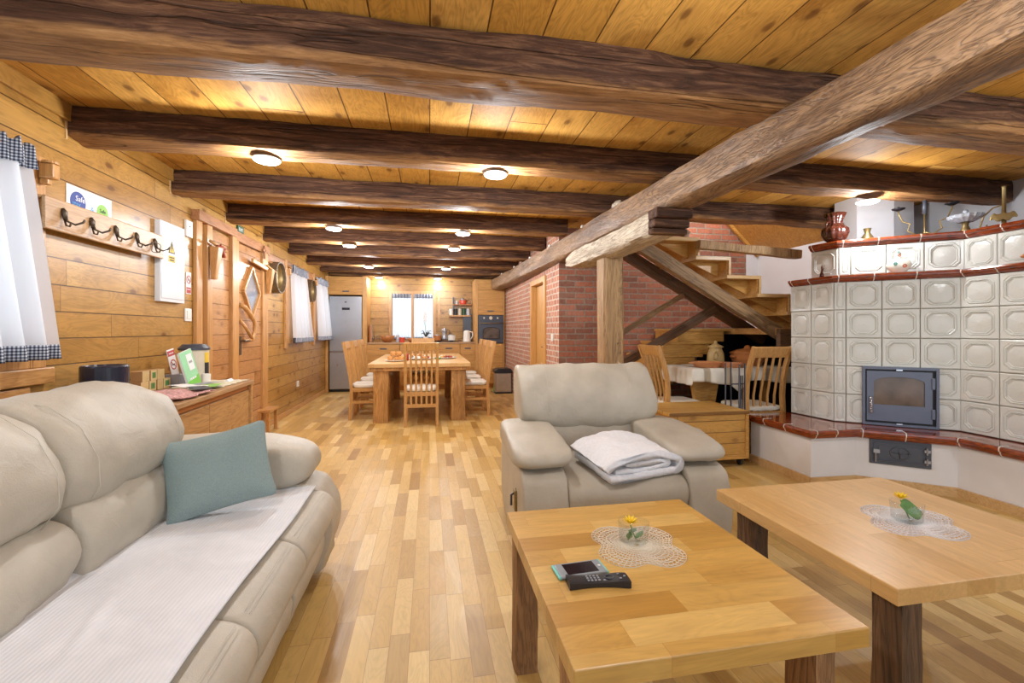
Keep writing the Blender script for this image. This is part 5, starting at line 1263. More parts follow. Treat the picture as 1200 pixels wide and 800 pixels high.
mb.build('scroll_stem', M['brass'], t, smooth=True)
MB().tube([(0, 0, 0.16), (0, 0, 0.28)], 0.014, 8).build('column', M['iron'], t, smooth=True)
for x, z in ((-0.155, 0.2), (0.155, 0.2), (0, 0.28)): MB().lathe([(0, 0), (0.012, 0.0), (0.042, 0.012), (0.044, 0.018), (0.01, 0.015), (0.008, 0.03), (0, 0.03)], (x, 0, z), 14).build('candle_cup', M['black'], t, smooth=True)
t = thing('crystal_cake_stand', 'cut crystal bowl on a brass foot on the stove top', 'bowl', (4.30, 2.88, ZT))
MB().lathe([(0, 0), (0.035, 0), (0.03, 0.02), (0.018, 0.05), (0.025, 0.08), (0, 0.08)], n=16).build('brass_foot', M['brass'], t, smooth=True)
MB().lathe([(0.0, 0.08), (0.05, 0.08), (0.10, 0.11), (0.11, 0.135), (0.102, 0.133), (0.05, 0.1), (0, 0.095)], n=48, rfun=lambda th, z: 1 + 0.04 * math.cos(th * 16)).build('crystal_bowl', M['crystal'], t)
MB().lathe([(0, 0.09), (0.012, 0.1), (0.008, 0.15), (0.02, 0.165), (0.012, 0.18), (0, 0.18)], n=12).build('finial', M['crystal'], t, smooth=True)
t = thing('brass_scroll_stand', 'tall brass stand with curled arm and gilded leaf at the stove right end', 'ornament', (4.36, 2.67, ZT)); t.rotation_euler = (0, 0, -1.2)
MB().lathe([(0, 0), (0.05, 0), (0.045, 0.012), (0.014, 0.02), (0.012, 0.3), (0.016, 0.31), (0, 0.315)], n=14).build('column', M['brass'], t, smooth=True)
MB().tube([(-0.005, 0, 0.17), (-0.06, 0, 0.155), (-0.11, 0, 0.10), (-0.13, 0, 0.02), (-0.10, 0, 0.012), (-0.09, 0, 0.03)], 0.006, 6).build('curled_arm', M['brass'], t, smooth=True)
MB().rbox((0, -0.02, 0.075), (0.15, 0.01, 0.06), 2.3, 8, lambda v, w_: v + Vector((0, 0, 0.01 * math.cos(w_[0] * 9)))).build('gilded_leaf', M['brass'], t, smooth=True)
# painted jug on the lower ledge
t = thing('painted_jug', 'round white jug painted with flowers on the stove ledge', 'jug', (3.83, 2.985 + 0.10, 1.728)); ang = math.atan2(U.y, U.x); t.rotation_euler = (0, 0, ang); t.location = (A.x + U.x * 0.45 - Nn.x * 0.045, A.y + U.y * 0.45 - Nn.y * 0.045, 1.727)
prof = [(0, 0), (0.03, 0), (0.05, 0.01), (0.078, 0.04), (0.085, 0.07), (0.07, 0.10), (0.035, 0.12), (0.016, 0.135), (0.015, 0.165), (0.022, 0.185), (0.018, 0.185), (0, 0.17)]
mb = MB(); mb.lathe(prof, n=32); mb.v = [(x, y * 0.42, z) for x, y, z in mb.v]; mb.build('jug_body', M['maiolica'], t, smooth=True)
MB().tube([(0.015, 0, 0.16), (0.05, 0, 0.155), (0.052, 0, 0.13), (0.035, 0, 0.118)], 0.006, 8).build('handle', M['maiolica'], t, smooth=True)
def petal_flower(c, r, m_, nm):
    mb = MB()
    for k in range(6): a = k * PI / 3; mb.rbox((c[0] + r * math.cos(a), c[1], c[2] + r * math.sin(a)), (r * 1.1, 0.004, r * 1.1), 2, 4)
    mb.build(nm, M[m_], t, smooth=True)
petal_flower((-0.028, -0.034, 0.075), 0.010, 'teal_paint', 'painted_leaf'); petal_flower((0.032, -0.033, 0.055), 0.011, 'orange_paint', 'painted_flower'); petal_flower((0.0, -0.018, 0.145), 0.008, 'orange_paint', 'painted_flower'); petal_flower((-0.006, -0.012, 0.175), 0.006, 'teal_paint', 'painted_leaf')
t = thing('tiny_glass_figurine', 'small pointed red glass ornament on the left stove ledge', 'ornament', (3.52, 3.46, 1.727))
MB().lathe([(0, 0), (0.02, 0), (0.016, 0.03), (0.006, 0.06), (0.008, 0.09), (0.0, 0.12)], n=10).build('glass_body', M['amber'], t, smooth=True); MB().tube([(0.0, 0.0, 0.04), (0.02, -0.01, 0.11)], [0.006, 0.002], 6).tube([(0.0, 0.0, 0.04), (-0.018, -0.01, 0.09)], [0.006, 0.002], 6).build('glass_wing', M['amber'], t, smooth=True)
t = thing('domed_clay_dish', 'terracotta domed dish at the right end of the stove ledge', 'dish', (4.15, 2.36, 1.727)); MB().lathe([(0, 0.0), (0.03, 0), (0.03, 0.02), (0.075, 0.035), (0.08, 0.045), (0.05, 0.07), (0, 0.08)], n=24).build('dish', M['terracotta'], t, smooth=True)

# ------------------------------------------------------------------ stairs
st = thing('upper_stair_flight', 'honey-coloured wooden stair flight rising left behind the stove', 'staircase', (0, 0, 0))
SY0, SY1 = 4.10, 4.95
sx, sz = 2.46, 2.185; run, rise = 0.355, 0.186
for k in range(0, 5):
    xa = sx + (k - 0) * run - 0.12 + 0.0; z = sz - k * rise
    # tread between xa and xa+run
    if z > ZC + 0.2 or z < 0.95: continue
    MB().box((xa - 0.03, SY0, z - 0.035), (xa + run + 0.005, SY1, z)).build('tread', M['stair'], st, bevel=0.004)
    MB().box((xa + run - 0.022, SY0 + 0.01, z - rise), (xa + run, SY1 - 0.01, z - 0.035)).build('riser', M['stair'], st)
    MB().box((xa - 0.03, SY0 - 0.012, z - 0.03), (xa + run + 0.012, SY0, z + 0.004)).box((xa + run - 0.012, SY0 - 0.012, z - rise), (xa + run + 0.012, SY0, z - 0.03)).build('edge_strip', M['stair_light'], st)
    # side filler triangles seen from below
    MB().prism([(xa, z - 0.035), (xa + run - 0.02, z - 0.035), (xa + run - 0.02, z - rise)], SY0 + 0.15, SY0 + 0.18, lambda a, b, c: (a, c, b)).build('bracket', M['stair'], st)
def timber(name, p, q, w, h, mat, label, cat='beam', seed=0, amp=0.006):
    L = (Vector(q) - Vector(p)).length; mb = MB(); rough_beam(mb, L, w, h, seed=seed, amp=amp, corner=0.1, n=20)
    o = mb.build(name, mat); auto_smooth(o, 0.7); o.matrix_world = orient(p, q); return tag(o, label, cat)
timber('stair_stringer', (2.10, 4.17, 2.10), (3.80, 4.17, 1.16), 0.09, 0.13, M['stair_tan'], 'patchy grey-tan rafter carrying the near side of the upper stairs', 'stringer', 31)
timber('stair_stringer', (2.22, 4.86, 2.16), (4.08, 4.86, 1.13), 0.10, 0.13, M['stair_dark'], 'dark brown rafter carrying the far side of the upper stairs', 'stringer', 33)
timber('diagonal_brace', (1.86, 4.20, 1.19), (2.94, 4.78, 1.66), 0.045, 0.05, M['stair_tan'], 'thin light brace rising right from the oak post', 'brace', 35, 0.003)
timber('diagonal_brace', (2.12, 4.72, 0.85), (3.36, 4.78, 1.50), 0.08, 0.10, M['stair_dark'], 'thick dark brace rising right behind the oak post', 'brace', 37)
timber('handrail_log', (2.64, 4.02, 2.10), (3.80, 4.02, 2.035), 0.09, 0.085, M['post'], 'split horizontal log rail in front of the stair opening', 'rail', 39, 0.008)
tag(MB().box((2.80, 4.90, 2.0), (2.88, 4.96, 2.75)).build('stair_newel', M['stair_dark'], bevel=0.004), 'short dark upright behind the upper stairs', 'post')
timber('ceiling_strut', (2.55, 4.75, 2.62), (2.98, 4.75, 2.36), 0.07, 0.09, M['stair_dark'], 'short sloping dark timber in the stair opening', 'beam', 41)
# lower flight: boxed steps against the brick wall
ls = thing('lower_stair_flight', 'boxed beech steps climbing right along the brick wall beneath the stairs', 'staircase', (0, 0, 0))
L0, L1 = 4.86, 5.40
for k in range(7):
    z = 1.265 - k * 0.155; xa = 2.93 - k * 0.195; xb = xa + 0.62
    MB().box((xa - 0.02, L0 - 0.03, z - 0.03), (xb + 0.08, L1, z)).build('tread', M['stair'], ls, bevel=0.004)
    MB().box((xa, L0, z - 0.155), (xb - 0.02, L1, z - 0.03)).build('step_box', M['stair'], ls)
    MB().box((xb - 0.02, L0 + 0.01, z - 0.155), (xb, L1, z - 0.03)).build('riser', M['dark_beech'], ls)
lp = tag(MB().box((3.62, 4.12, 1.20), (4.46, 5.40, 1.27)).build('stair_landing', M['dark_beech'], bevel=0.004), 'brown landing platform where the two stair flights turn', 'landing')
tag(MB().box((3.62, 4.06, 1.06), (4.46, 4.118, 1.26)).build('landing_joist', M['stair_dark'], bevel=0.004), 'dark joist under the front of the stair landing', 'joist')
# black sheets stand in for the deep shade under the stairs
mb = MB(); mb.box((2.6, 5.28, 0), (2.62, 5.3, 0.3))
ust = struct(MB().box((3.55, 5.38, 0.0), (4.47, 5.425, 1.19)).build('wall_shade_under_stairs', M['black'])); 
tag(MB().box((4.40, 4.15, 0.0), (4.47, 5.36, 1.19)).build('under_stair_shade', M['black']), 'black panel painted as the shade in the hollow below the stair landing', 'shade panel')

# ------------------------------------------------------------------ table under the stairs with crockery
ZTT = 0.84
t = thing('trestle_table', 'wooden table on curved trestle legs beneath the stairs', 'table', (3.28, 4.42, 0))
MB().box((-0.58, -0.22, ZTT - 0.035), (0.62, 0.35, ZTT - 0.003)).build('tabletop', M['stair'], t, bevel=0.004)
for x in (-0.30, 0.45):
    leg = [(-0.16, 0), (0.16, 0), (0.15, 0.06), (0.06, 0.12), (0.06, 0.30), (0.11, 0.42), (0.17, ZTT - 0.12), (0.17, ZTT - 0.036), (-0.17, ZTT - 0.036), (-0.17, ZTT - 0.12), (-0.11, 0.42), (-0.06, 0.30), (-0.06, 0.12), (-0.15, 0.06)]
    MB().prism(leg, -0.03, 0.03, lambda a, b, c, x=x: (x + a * (1.0 if x < 0 else 0.2), 0.05 + c - 0.05, b)).build('leg', M['stair'], t, bevel=0.004)
t = thing('tablecloth', 'white and beige striped linen cloth on the table under the stairs', 'tablecloth', (3.28, 4.42, ZTT))
def cloth(u, v):
    x = -0.66 + 1.36 * u; y = -0.29 + 0.70 * v; z = 0.004
    ex = max(-0.58 - x, x - 0.62, 0); ey = max(-0.22 - y, y - 0.35, 0)
    d = max(ex, ey); 
    if d > 0:
        z = -d * 2.1 + 0.004 * (d < 0.02); 
        x = min(max(x, -0.595), 0.635); y = min(max(y, -0.235), 0.365)
        y -= (0.014 * math.sin(x * 34) + 0.008) * (ey > 0) * min(1, d * 20); x -= 0.014 * math.sin(y * 34 + 1) * (ex > 0) * min(1, d * 20) 
        z += 0.02 * math.sin(x * 9) * (ey > 0) * min(1, d * 15)
        if ey > 0 and abs(x + 0.05) < 0.12: z -= 0.09 * (1 - abs(x + 0.05) / 0.12) * min(1, d * 14)
    return (x, y, z)
MB().grid(140, 70, cloth).build('cloth', M['tablecloth'], t, smooth=True, solid=0.003)
zt = ZTT + 0.008
t = thing('clay_pan', 'shallow terracotta pan with handle, left on the striped tablecloth', 'pan', (2.97, 4.36, zt)); MB().lathe([(0, 0), (0.12, 0), (0.16, 0.055), (0.152, 0.055), (0.115, 0.008), (0, 0.008)], n=32).build('pan_body', M['terracotta'], t, smooth=False); MB().box((-0.21, -0.02, 0.04), (-0.15, 0.02, 0.055)).build('handle', M['terracotta'], t, bevel=0.006)
t = thing('stoneware_jar', 'yellow stoneware jar with knobbed lid and ring handle on the striped cloth', 'jar', (3.26, 4.62, zt))
MB().lathe([(0, 0), (0.085, 0), (0.098, 0.03), (0.09, 0.13), (0.065, 0.19), (0.072, 0.2), (0, 0.2)], n=32).build('jar_body', M['stoneware'], t, smooth=True); MB().lathe([(0.085, 0.2), (0.085, 0.212), (0.03, 0.24), (0.015, 0.25), (0.02, 0.27), (0, 0.28)], n=28).build('lid', M['stoneware'], t, smooth=True)
MB().tube([(-0.06 + 0.03 * math.cos(a * PI / 6), -0.085, 0.11 + 0.045 * math.sin(a * PI / 6)) for a in range(13)], 0.011, 8).build('handle', M['stoneware'], t, smooth=True)
t = thing('clay_dish', 'flat terracotta dish in front of the stoneware jar', 'dish', (3.22, 4.33, zt)); MB().lathe([(0, 0), (0.13, 0), (0.135, 0.045), (0.125, 0.045), (0.12, 0.01), (0, 0.01)], n=32).build('dish', M['terracotta'], t)
t = thing('casserole', 'large lidded brown clay casserole on the right of the striped cloth', 'casserole', (3.60, 4.52, zt))
MB().lathe([(0, 0), (0.14, 0), (0.175, 0.07), (0.18, 0.13), (0, 0.13)], n=36).build('pot_body', M['terra_dark'], t, smooth=False); MB().lathe([(0.19, 0.13), (0.19, 0.145), (0.12, 0.175), (0.04, 0.19), (0.035, 0.21), (0.02, 0.225), (0, 0.228)], n=36).build('lid', M['terra_dark'], t, smooth=True)
MB().rbox((-0.19, 0, 0.1), (0.05, 0.08, 0.03), 3, 6).rbox((0.19, 0, 0.1), (0.05, 0.08, 0.03), 3, 6).build('lugs', M['terra_dark'], t, smooth=True)
g2 = None
c1 = make_chair('bent_back_chair', 'curved-slat oak chair at the left end of the table under the stairs', g2, bent=True, pad='linen'); c1.location = (2.63, 4.42, 0); c1.rotation_euler = (0, 0, 0.0)
c2 = dup(c1, (3.02, 3.98, 0), PI / 2, 'curved-slat oak chair beside the stove with its back to the viewer'); c2.location = (3.26, 4.06, 0)
# fireside companion frame between chairs
t = thing('metal_magazine_stand', 'slim grey metal rod stand between chest and stove chair', 'metal stand', (2.98, 3.88, 0))
for y in (-0.1, 0.1): MB().tube([(-0.06, y, 0.0), (-0.06, y, 0.92), (0.0, y, 0.93), (0.0, y, 0.0)], 0.007, 6).build('hoop', M['iron'], t, smooth=True)
mb = MB()
for k in range(3): mb.tube([(0.03 + k * 0.02, 0.02, 0.02), (0.03 + k * 0.02, 0.02, 0.80)], 0.006, 6)
mb.tube([(-0.07, 0, 0.72), (0.08, 0, 0.72)], 0.007, 6).tube([(-0.06, -0.1, 0.02), (-0.06, 0.1, 0.02)], 0.007, 6).tube([(0.0, -0.1, 0.02), (0.08, 0.02, 0.02)], 0.007, 6); mb.build('rods', M['iron'], t, smooth=True)

# ------------------------------------------------------------------ chest on casters
t = thing('wooden_chest', 'slatted pine chest on casters behind the armchair', 'chest', (2.47, 3.60, 0)); 
MB().box((-0.36, 0.02, 0.075), (0.40, 0.56, 0.478)).build('chest_body', M['chest'], t, bevel=0.004)
MB().box((-0.38, 0.0, 0.48), (0.42, 0.58, 0.51)).build('lid', M['chest_top'], t, bevel=0.005)
for x in (-0.37, 0.385): MB().box((x, 0.003, 0.07), (x + 0.03, 0.03, 0.478)).build('corner_post', M['stair'], t, bevel=0.003)
MB().box((-0.34, 0.003, 0.07), (0.385, 0.02, 0.11)).build('base_rail', M['stair'], t, bevel=0.003)
for x in (-0.30, 0.36):
    for y in (0.06, 0.5): MB().tube([(x - 0.012, y, 0.03), (x + 0.012, y, 0.03)], 0.029, 14).box((x - 0.02, y - 0.02, 0.055), (x + 0.02, y + 0.02, 0.07)).build('caster', M['black_plastic'], t)
# ------------------------------------------------------------------ coffee tables
def coffee(name, label, x0, x1, y0, y1, z, mat, legs, lm='leg_old'):
    cx, cy = (x0 + x1) / 2, (y0 + y1) / 2; w, l = (x1 - x0) / 2, (y1 - y0) / 2
    t = thing(name, label, 'coffee table', (cx, cy, 0)); MB().box((-w, -l, z - 0.048), (w, l, z)).build('tabletop', M[mat], t, bevel=0.003)
    for k, (lx, ly, lw, ll) in enumerate(legs):
        mb = MB(); rough_beam(mb, z - 0.049, ll, lw, seed=k * 5 + x0 * 7, amp=0.006, corner=0.08, seg=22, n=22)
        mb.v = [(-v[2] + lx - cx, v[1] + ly - cy, v[0]) for v in mb.v]; auto_smooth(mb.build('leg', M[lm], t), 0.6)
    return t
coffee('coffee_table', 'square oak coffee table with phone, remote and lace doily, nearest the viewer', 0.297, 1.035, 0.885, 1.705, 0.54, 'top_x', [(0.35, 1.625, 0.085, 0.10), (0.36, 1.0, 0.10, 0.10), (0.965, 0.985, 0.07, 0.10), (0.965, 1.60, 0.07, 0.10)], 'leg_tan')
coffee('coffee_table', 'large oak coffee table at the right with dark split legs', 1.26, 2.14, 1.0, 1.78, 0.54, 'top_y', [(1.345, 1.07, 0.085, 0.09), (1.345, 1.66, 0.085, 0.10), (2.02, 1.62, 0.10, 0.1), (2.05, 1.09, 0.10, 0.1)])
# lace doilies
def doily(name, loc, rz, r0, mat, label, sx=1.0, sy=1.0, lobes=0.14):
    R_ = lambda th: r0 * (1 + lobes * math.cos(4 * th) - 0.04 * math.cos(8 * th)) * (1 + 0.018 * abs(math.sin(th * 22)))
    me = bpy.data.meshes.new(name); bm = bmesh.new(); NR, NS = 11, 56; rings = []
    for i in range(NR + 1):
        f = 0.06 + 0.94 * i / NR; row = []
        for j in range(NS):
            th = 2 * PI * (j + (0.5 * (i % 2) if i > 6 else 0)) / NS
            # inner part follows a square, outer part the scalloped outline
            sq = 1 / max(abs(math.cos(th - 0.0)), abs(math.sin(th - 0.0))) ** 0.6
            rr = (R_(th)) * f if f > 0.6 else r0 * f * (1 + (R_(th) / r0 - 1) * f / 0.6)
            row.append(bm.verts.new((rr * math.cos(th) * sx, rr * math.sin(th) * sy, 0)))
        rings.append(row)
    for i in range(NR):
        for j in range(NS): bm.faces.new((rings[i][j], rings[i][(j + 1) % NS], rings[i + 1][(j + 1) % NS], rings[i + 1][j]))
    # merge columns in the inner rings for an open, solid-ribbed centre
    bm.to_mesh(me); bm.free(); me.materials.append(M[mat])
    o = bpy.data.objects.new(name, me); C.objects.link(o); md = o.modifiers.new('threads', 'WIREFRAME'); md.thickness = 0.0034; md.use_even_offset = False; md.use_replace = True
    o.location = loc; o.rotation_euler = (0, 0, rz); return tag(o, label, 'doily')
doily('lace_doily', (0.672, 1.362, 0.5416), 0.62, 0.142, 'crochet', 'cream crochet doily beneath the flower glass on the nearer coffee table')
doily('lace_doily', (1.757, 1.345, 0.5416), 0.25, 0.142, 'crochet_w', 'white crochet doily beneath the flower glass on the right coffee table', 1.12, 0.98)
def flower_glass(x, y, label, flabel, big_leaf, rz):
    z = 0.5435
    t = put(MB().lathe([(0, 0), (0.040, 0), (0.047, 0.006), (0.051, 0.068), (0.0495, 0.069), (0.0455, 0.008), (0.038, 0.005), (0, 0.005)], n=36).build('tumbler', M['glass'], smooth=True), (x, y, z)); tag(t, label, 'glass')
    f = thing('yellow_flower', flabel, 'flower', (x, y, z + 0.006), rz)
    hz = 0.055 if not big_leaf else 0.075; hx = -0.012 if not big_leaf else -0.025
    MB().tube([(0.01, 0, 0.0), (0.0, 0, 0.02), (hx, 0, hz - 0.006)], 0.0022, 6).build('stem', M['leaf'], f, smooth=True)
    mb = MB()
    for k in range(16):
        a = k * 2 * PI / 16; tilt = 0.5 + 0.3 * (k % 2); L = 0.026
        def pf(u, v, a=a, tilt=tilt):
            r = 0.003 + L * u; w_ = 0.0042 * math.sin(PI * min(1, 0.15 + 0.85 * u)) + 0.0008; s_ = (v - 0.5) * 2 * w_
            return (hx + r * math.cos(a) * math.cos(tilt) - s_ * math.sin(a), r * math.sin(a) * math.cos(tilt) + s_ * math.cos(a), hz + r * math.sin(tilt))
        mb.grid(5, 2, pf)
    mb.build('petals', M['petal'], f, smooth=True, solid=0.0006)
    MB().rbox((hx, 0, hz + 0.004), (0.013, 0.013, 0.009), 2, 6).build('flower_centre', M['petal'], f, smooth=True)
    def lf(u, v, L=0.05, W_=0.02, o=(0, 0, 0), ax=0, droop=0.0):
        w_ = W_ * math.sin(PI * u) ** 0.8 + 0.0005; s_ = (v - 0.5) * 2 * w_
        return (o[0] + L * u * math.cos(ax) - s_ * math.sin(ax), o[1] + L * u * math.sin(ax) + s_ * math.cos(ax), o[2] + droop * u * u + 0.004 * math.cos(v * 6))
    mb = MB()
    if big_leaf:
        def big(u, v):
            w_ = 0.042 * math.sin(PI * min(1, u * 0.94 + 0.03)) ** 1.1 * (1 - 0.25 * u); s_ = (v - 0.5) * 2 * w_
            return (-0.05 + 0.088 * u, -0.022 + s_ * 0.55 - 0.004 * abs(v - .5), 0.058 - 0.028 * u + s_ * 0.8)
        mb.grid(12, 6, big)
    else:
        mb.grid(8, 4, lambda u, v: lf(u, v, 0.032, 0.011, (0.0, -0.012, 0.012), 0.1, 0.012)); mb.grid(8, 4, lambda u, v: lf(u, v, 0.03, 0.010, (-0.03, -0.01, 0.010), 0.6, 0.010)); mb.grid(8, 4, lambda u, v: lf(u, v, 0.026, 0.010, (-0.02, 0.0, 0.03), -0.5, 0.008))
    mb.build('leaves', M['leaf'], f, smooth=True, solid=0.0008)
flower_glass(0.672, 1.385, 'clear glass tumbler with a yellow flower on the nearer coffee table', 'small yellow flower low inside the glass on the nearer coffee table', False, 0.2)
flower_glass(1.745, 1.352, 'clear glass tumbler with a yellow flower on the right coffee table', 'yellow flower with a broad green leaf on the right coffee table', True, -0.1)
# phone
t = thing('mobile_phone', 'grey phone in a turquoise bumper on the nearer coffee table', 'phone', (0.437, 1.248, 0.541), 0.06)
MB().box((-0.072, -0.037, 0), (0.072, 0.037, 0.009)).build('case', M['phone_grey'], t, bevel=0.006, bseg=3)
for sx in (-1, 1): MB().box((sx * 0.0725 - 0.006, -0.0375, 0.0005), (sx * 0.0725 + 0.0035, 0.0375, 0.0085)).build('bumper_end', M['phone_teal'], t, bevel=0.004, bseg=3)
MB().box((-0.048, -0.028, 0.009), (0.048, 0.028, 0.0096)).build('screen', M['screen'], t); MB().lathe([(0, 0.009), (0.004, 0.009), (0.004, 0.0098), (0, 0.0098)], (0.06, 0, 0), 14).build('home_button', M['paper'], t)
# remote
t = thing('remote_control', 'black curved remote control beside the phone on the coffee table', 'remote control', (0.462, 1.176, 0.541), -0.05)
mb = MB()
def rm(u, v, top):
    x = -0.085 + 0.17 * u; w_ = 0.023 - 0.003 * math.sin(PI * u) + 0.001; y = (v - 0.5) * 2 * w_ + 0.008 * math.sin(PI * u) - 0.012 * u
    z = (0.021 - 0.010 * math.sin(PI * min(1, u * 1.15)) * 0.7 - 0.002 * abs(2 * v - 1) ** 3) if top else 0.001
    return (x, y, z)
nu, nv = 20, 6
mb.grid(nu, nv, lambda u, v: rm(u, v, True)); mb.grid(nu, nv, lambda u, v: rm(u, 1 - v, False))
for v_ in (0, 1): mb.grid(nu, 1, lambda u, w_, v_=v_: tuple(Vector(rm(u, v_, True)).lerp(Vector(rm(u, v_, False)), w_ if v_ == 0 else w_)))
for u_ in (0, 1): mb.grid(nv, 1, lambda v, w_, u_=u_: tuple(Vector(rm(u_, v, True)).lerp(Vector(rm(u_, v, False)), w_)))
mb.build('remote_body', M['black_plastic'], t, smooth=False)
def top_at(u, v): return rm(u, v, True)
mb = MB()
for i in range(4):
    for j in range(3):
        p = top_at(0.34 + i * 0.06, 0.25 + j * 0.25); mb.cbox((p[0], p[1], p[2] + 0.0012), (0.0055, 0.006, 0.002))
mb.build('number_keys', M['key'], t)
p = top_at(0.70, 0.5); MB().tube([(p[0] + 0.012 * math.cos(k * PI / 8), p[1] + 0.010 * math.sin(k * PI / 8), p[2] + 0.001) for k in range(17)], 0.0016, 6).build('ring_key', M['iron'], t, smooth=True)
mb = MB()
for u_, v_ in ((0.86, 0.25), (0.86, 0.75), (0.6, 0.2), (0.94, 0.5)): p = top_at(u_, v_); mb.cbox((p[0], p[1], p[2] + 0.001), (0.006, 0.004, 0.002))
mb.build('function_keys', M['key'], t)

# ------------------------------------------------------------------ sofa
sofa = thing('reclining_sofa', 'long cream leather reclining sofa along the left wall', 'sofa', (-1.2, 1.3, 0))
OX = -1.2
def sp(P): return [(x - OX, z) for x, z in P]
def shift(mb, dy): mb.v = [(x, y - dy, z) for x, y, z in mb.v]; return mb
MB().box((-1.72 - OX, -0.6 - 1.3, 0.04), (-0.66 - OX, 2.34 - 1.3, 0.30)).build('frame', M['leather'], sofa, bevel=0.03, bseg=3)
seat_prof = [(-1.15, 0.28), (-1.12, 0.455), (-0.95, 0.47), (-0.72, 0.478), (-0.56, 0.475), (-0.475, 0.44), (-0.45, 0.37), (-0.50, 0.29), (-0.60, 0.25), (-0.9, 0.25)]
foot_prof = [(-0.68, 0.07), (-0.585, 0.06), (-0.54, 0.10), (-0.50, 0.20), (-0.505, 0.27), (-0.58, 0.30), (-0.68, 0.28)]
pillow_prof = [(-1.20, 0.665), (-1.09, 0.68), (-1.045, 0.745), (-1.05, 0.84), (-1.10, 0.94), (-1.19, 1.005), (-1.32, 1.025), (-1.46, 0.97), (-1.54, 0.85), (-1.54, 0.70), (-1.35, 0.62)]
lumb_prof = [(-1.25, 0.44), (-1.10, 0.43), (-1.035, 0.50), (-1.02, 0.59), (-1.06, 0.68), (-1.17, 0.72), (-1.40, 0.70), (-1.46, 0.5)]
for k, (a, b) in enumerate([(1.785, 2.32), (1.325, 1.775), (0.725, 1.315), (0.13, 0.715)]):
    shift(prof_cushion(MB(), sp(seat_prof), a - 0.004, b + 0.004, inset=0.05, puff=9, wr=0.003, seed=k * 3), 1.3).build('seat_cushion', M['leather'], sofa, smooth=True)
    shift(prof_cushion(MB(), sp(foot_prof), a, b, inset=0.06, puff=9, wr=0.003, seed=k * 3 + 1), 1.3).build('footrest', M['leather'], sofa, smooth=True)
    for dx, dz in ((0.0, 0.0), (0.012, -0.008)):
        MB().tube([(-0.5055 + dx - OX, y - 1.3, 0.4655 + dz) for y in [a + 0.03 + (b - a - 0.06) * q / 8 for q in range(9)]], 0.0012, 5).build('seam', M['stitch'], sofa, smooth=True)
for k, (a, b) in enumerate([(1.575, 2.19), (0.95, 1.56), (0.325, 0.935), (-0.3, 0.31)]):
    shift(prof_cushion(MB(), sp(lumb_prof), a, b, inset=0.09, puff=7, wr=0.018, seed=k * 3 + 9), 1.3).build('lumbar_cushion', M['leather'], sofa, smooth=True)
    shift(prof_cushion(MB(), sp(pillow_prof), a - 0.004, b + 0.004, inset=0.11, puff=5, wr=0.018, seed=k * 5 + 2, lift=0.012), 1.3).build('head_cushion', M['leather'], sofa, smooth=True)
    for s_ in (0.12, 0.88):
        y = a + (b - a) * s_ - 1.3; mb = MB()
        mb.tube([(x - OX + (0.004 if x > -1.3 else 0), y + 0.01 * (s_ - 0.5) * (z - 0.7), z + 0.004 * (z > 0.95)) for x, z in pillow_prof[1:8]], 0.0013, 5).build('seam', M['stitch'], sofa, smooth=True)
arm_prof = [(-1.45, 0.50), (-1.2, 0.46), (-0.80, 0.475), (-0.66, 0.49), (-0.575, 0.53), (-0.555, 0.60), (-0.60, 0.665), (-0.75, 0.71), (-1.0, 0.73), (-1.3, 0.72), (-1.45, 0.66)]
arm_base = [(-1.60, 0.05), (-0.62, 0.05), (-0.50, 0.15), (-0.465, 0.30), (-0.50, 0.42), (-0.60, 0.50), (-1.0, 0.52), (-1.60, 0.52)]
for (a, b) in ((2.24, 2.56), (-0.40, -0.08)):
    shift(prof_cushion(MB(), sp(arm_base), a + 0.05, b - 0.02, inset=0.03, puff=12, wr=0.004, seed=5), 1.3).build('arm_base', M['leather'], sofa, smooth=True)
    shift(prof_cushion(MB(), sp(arm_prof), a, b, inset=0.16, puff=3.2, wr=0.010, seed=15), 1.3).build('arm_cushion', M['leather'], sofa, smooth=True)
back_prof = [(-1.74, 0.05), (-1.40, 0.05), (-1.40, 0.85), (-1.47, 0.93), (-1.58, 0.95), (-1.68, 0.88), (-1.74, 0.6)]
shift(prof_cushion(MB(), sp(back_prof), -0.35, 2.50, inset=0.03, puff=12, wr=0.003), 1.3).build('back_shell', M['leather'], sofa, smooth=True)
# ribbed white throw lying on the seat
def throw(u, v):
    y = -0.10 + 2.40 * v; xe = -0.548 - 0.006 * math.sin(y * 6) + 0.02 * max(0, (y - 1.7)) ; xb = -1.085
    if y < 1.0: xe -= 0.0
    x = xb + (xe - xb) * u
    z = 0.4935 + 0.004 * nz(x * 7, y * 4) + 0.010 * max(0, nz(x * 2.4 + 3, y * 1.6)) 
    if u > 0.93: z -= (u - 0.93) * 0.06
    if u < 0.07: z += (0.07 - u) * 0.25
    # folds
    z += 0.010 * math.exp(-((x + 0.86 + 0.25 * (y - 1.35)) / 0.018) ** 2) * max(0, 1 - abs(y - 1.3) / 0.2)
    return (x - OX, y - 1.3, z)
t = MB().grid(60, 170, throw).build('ribbed_throw', M['throw'], smooth=True, solid=0.005); t.location = (OX, 1.3, 0); tag(t, 'white ribbed cotton throw spread over the sofa seat', 'throw')
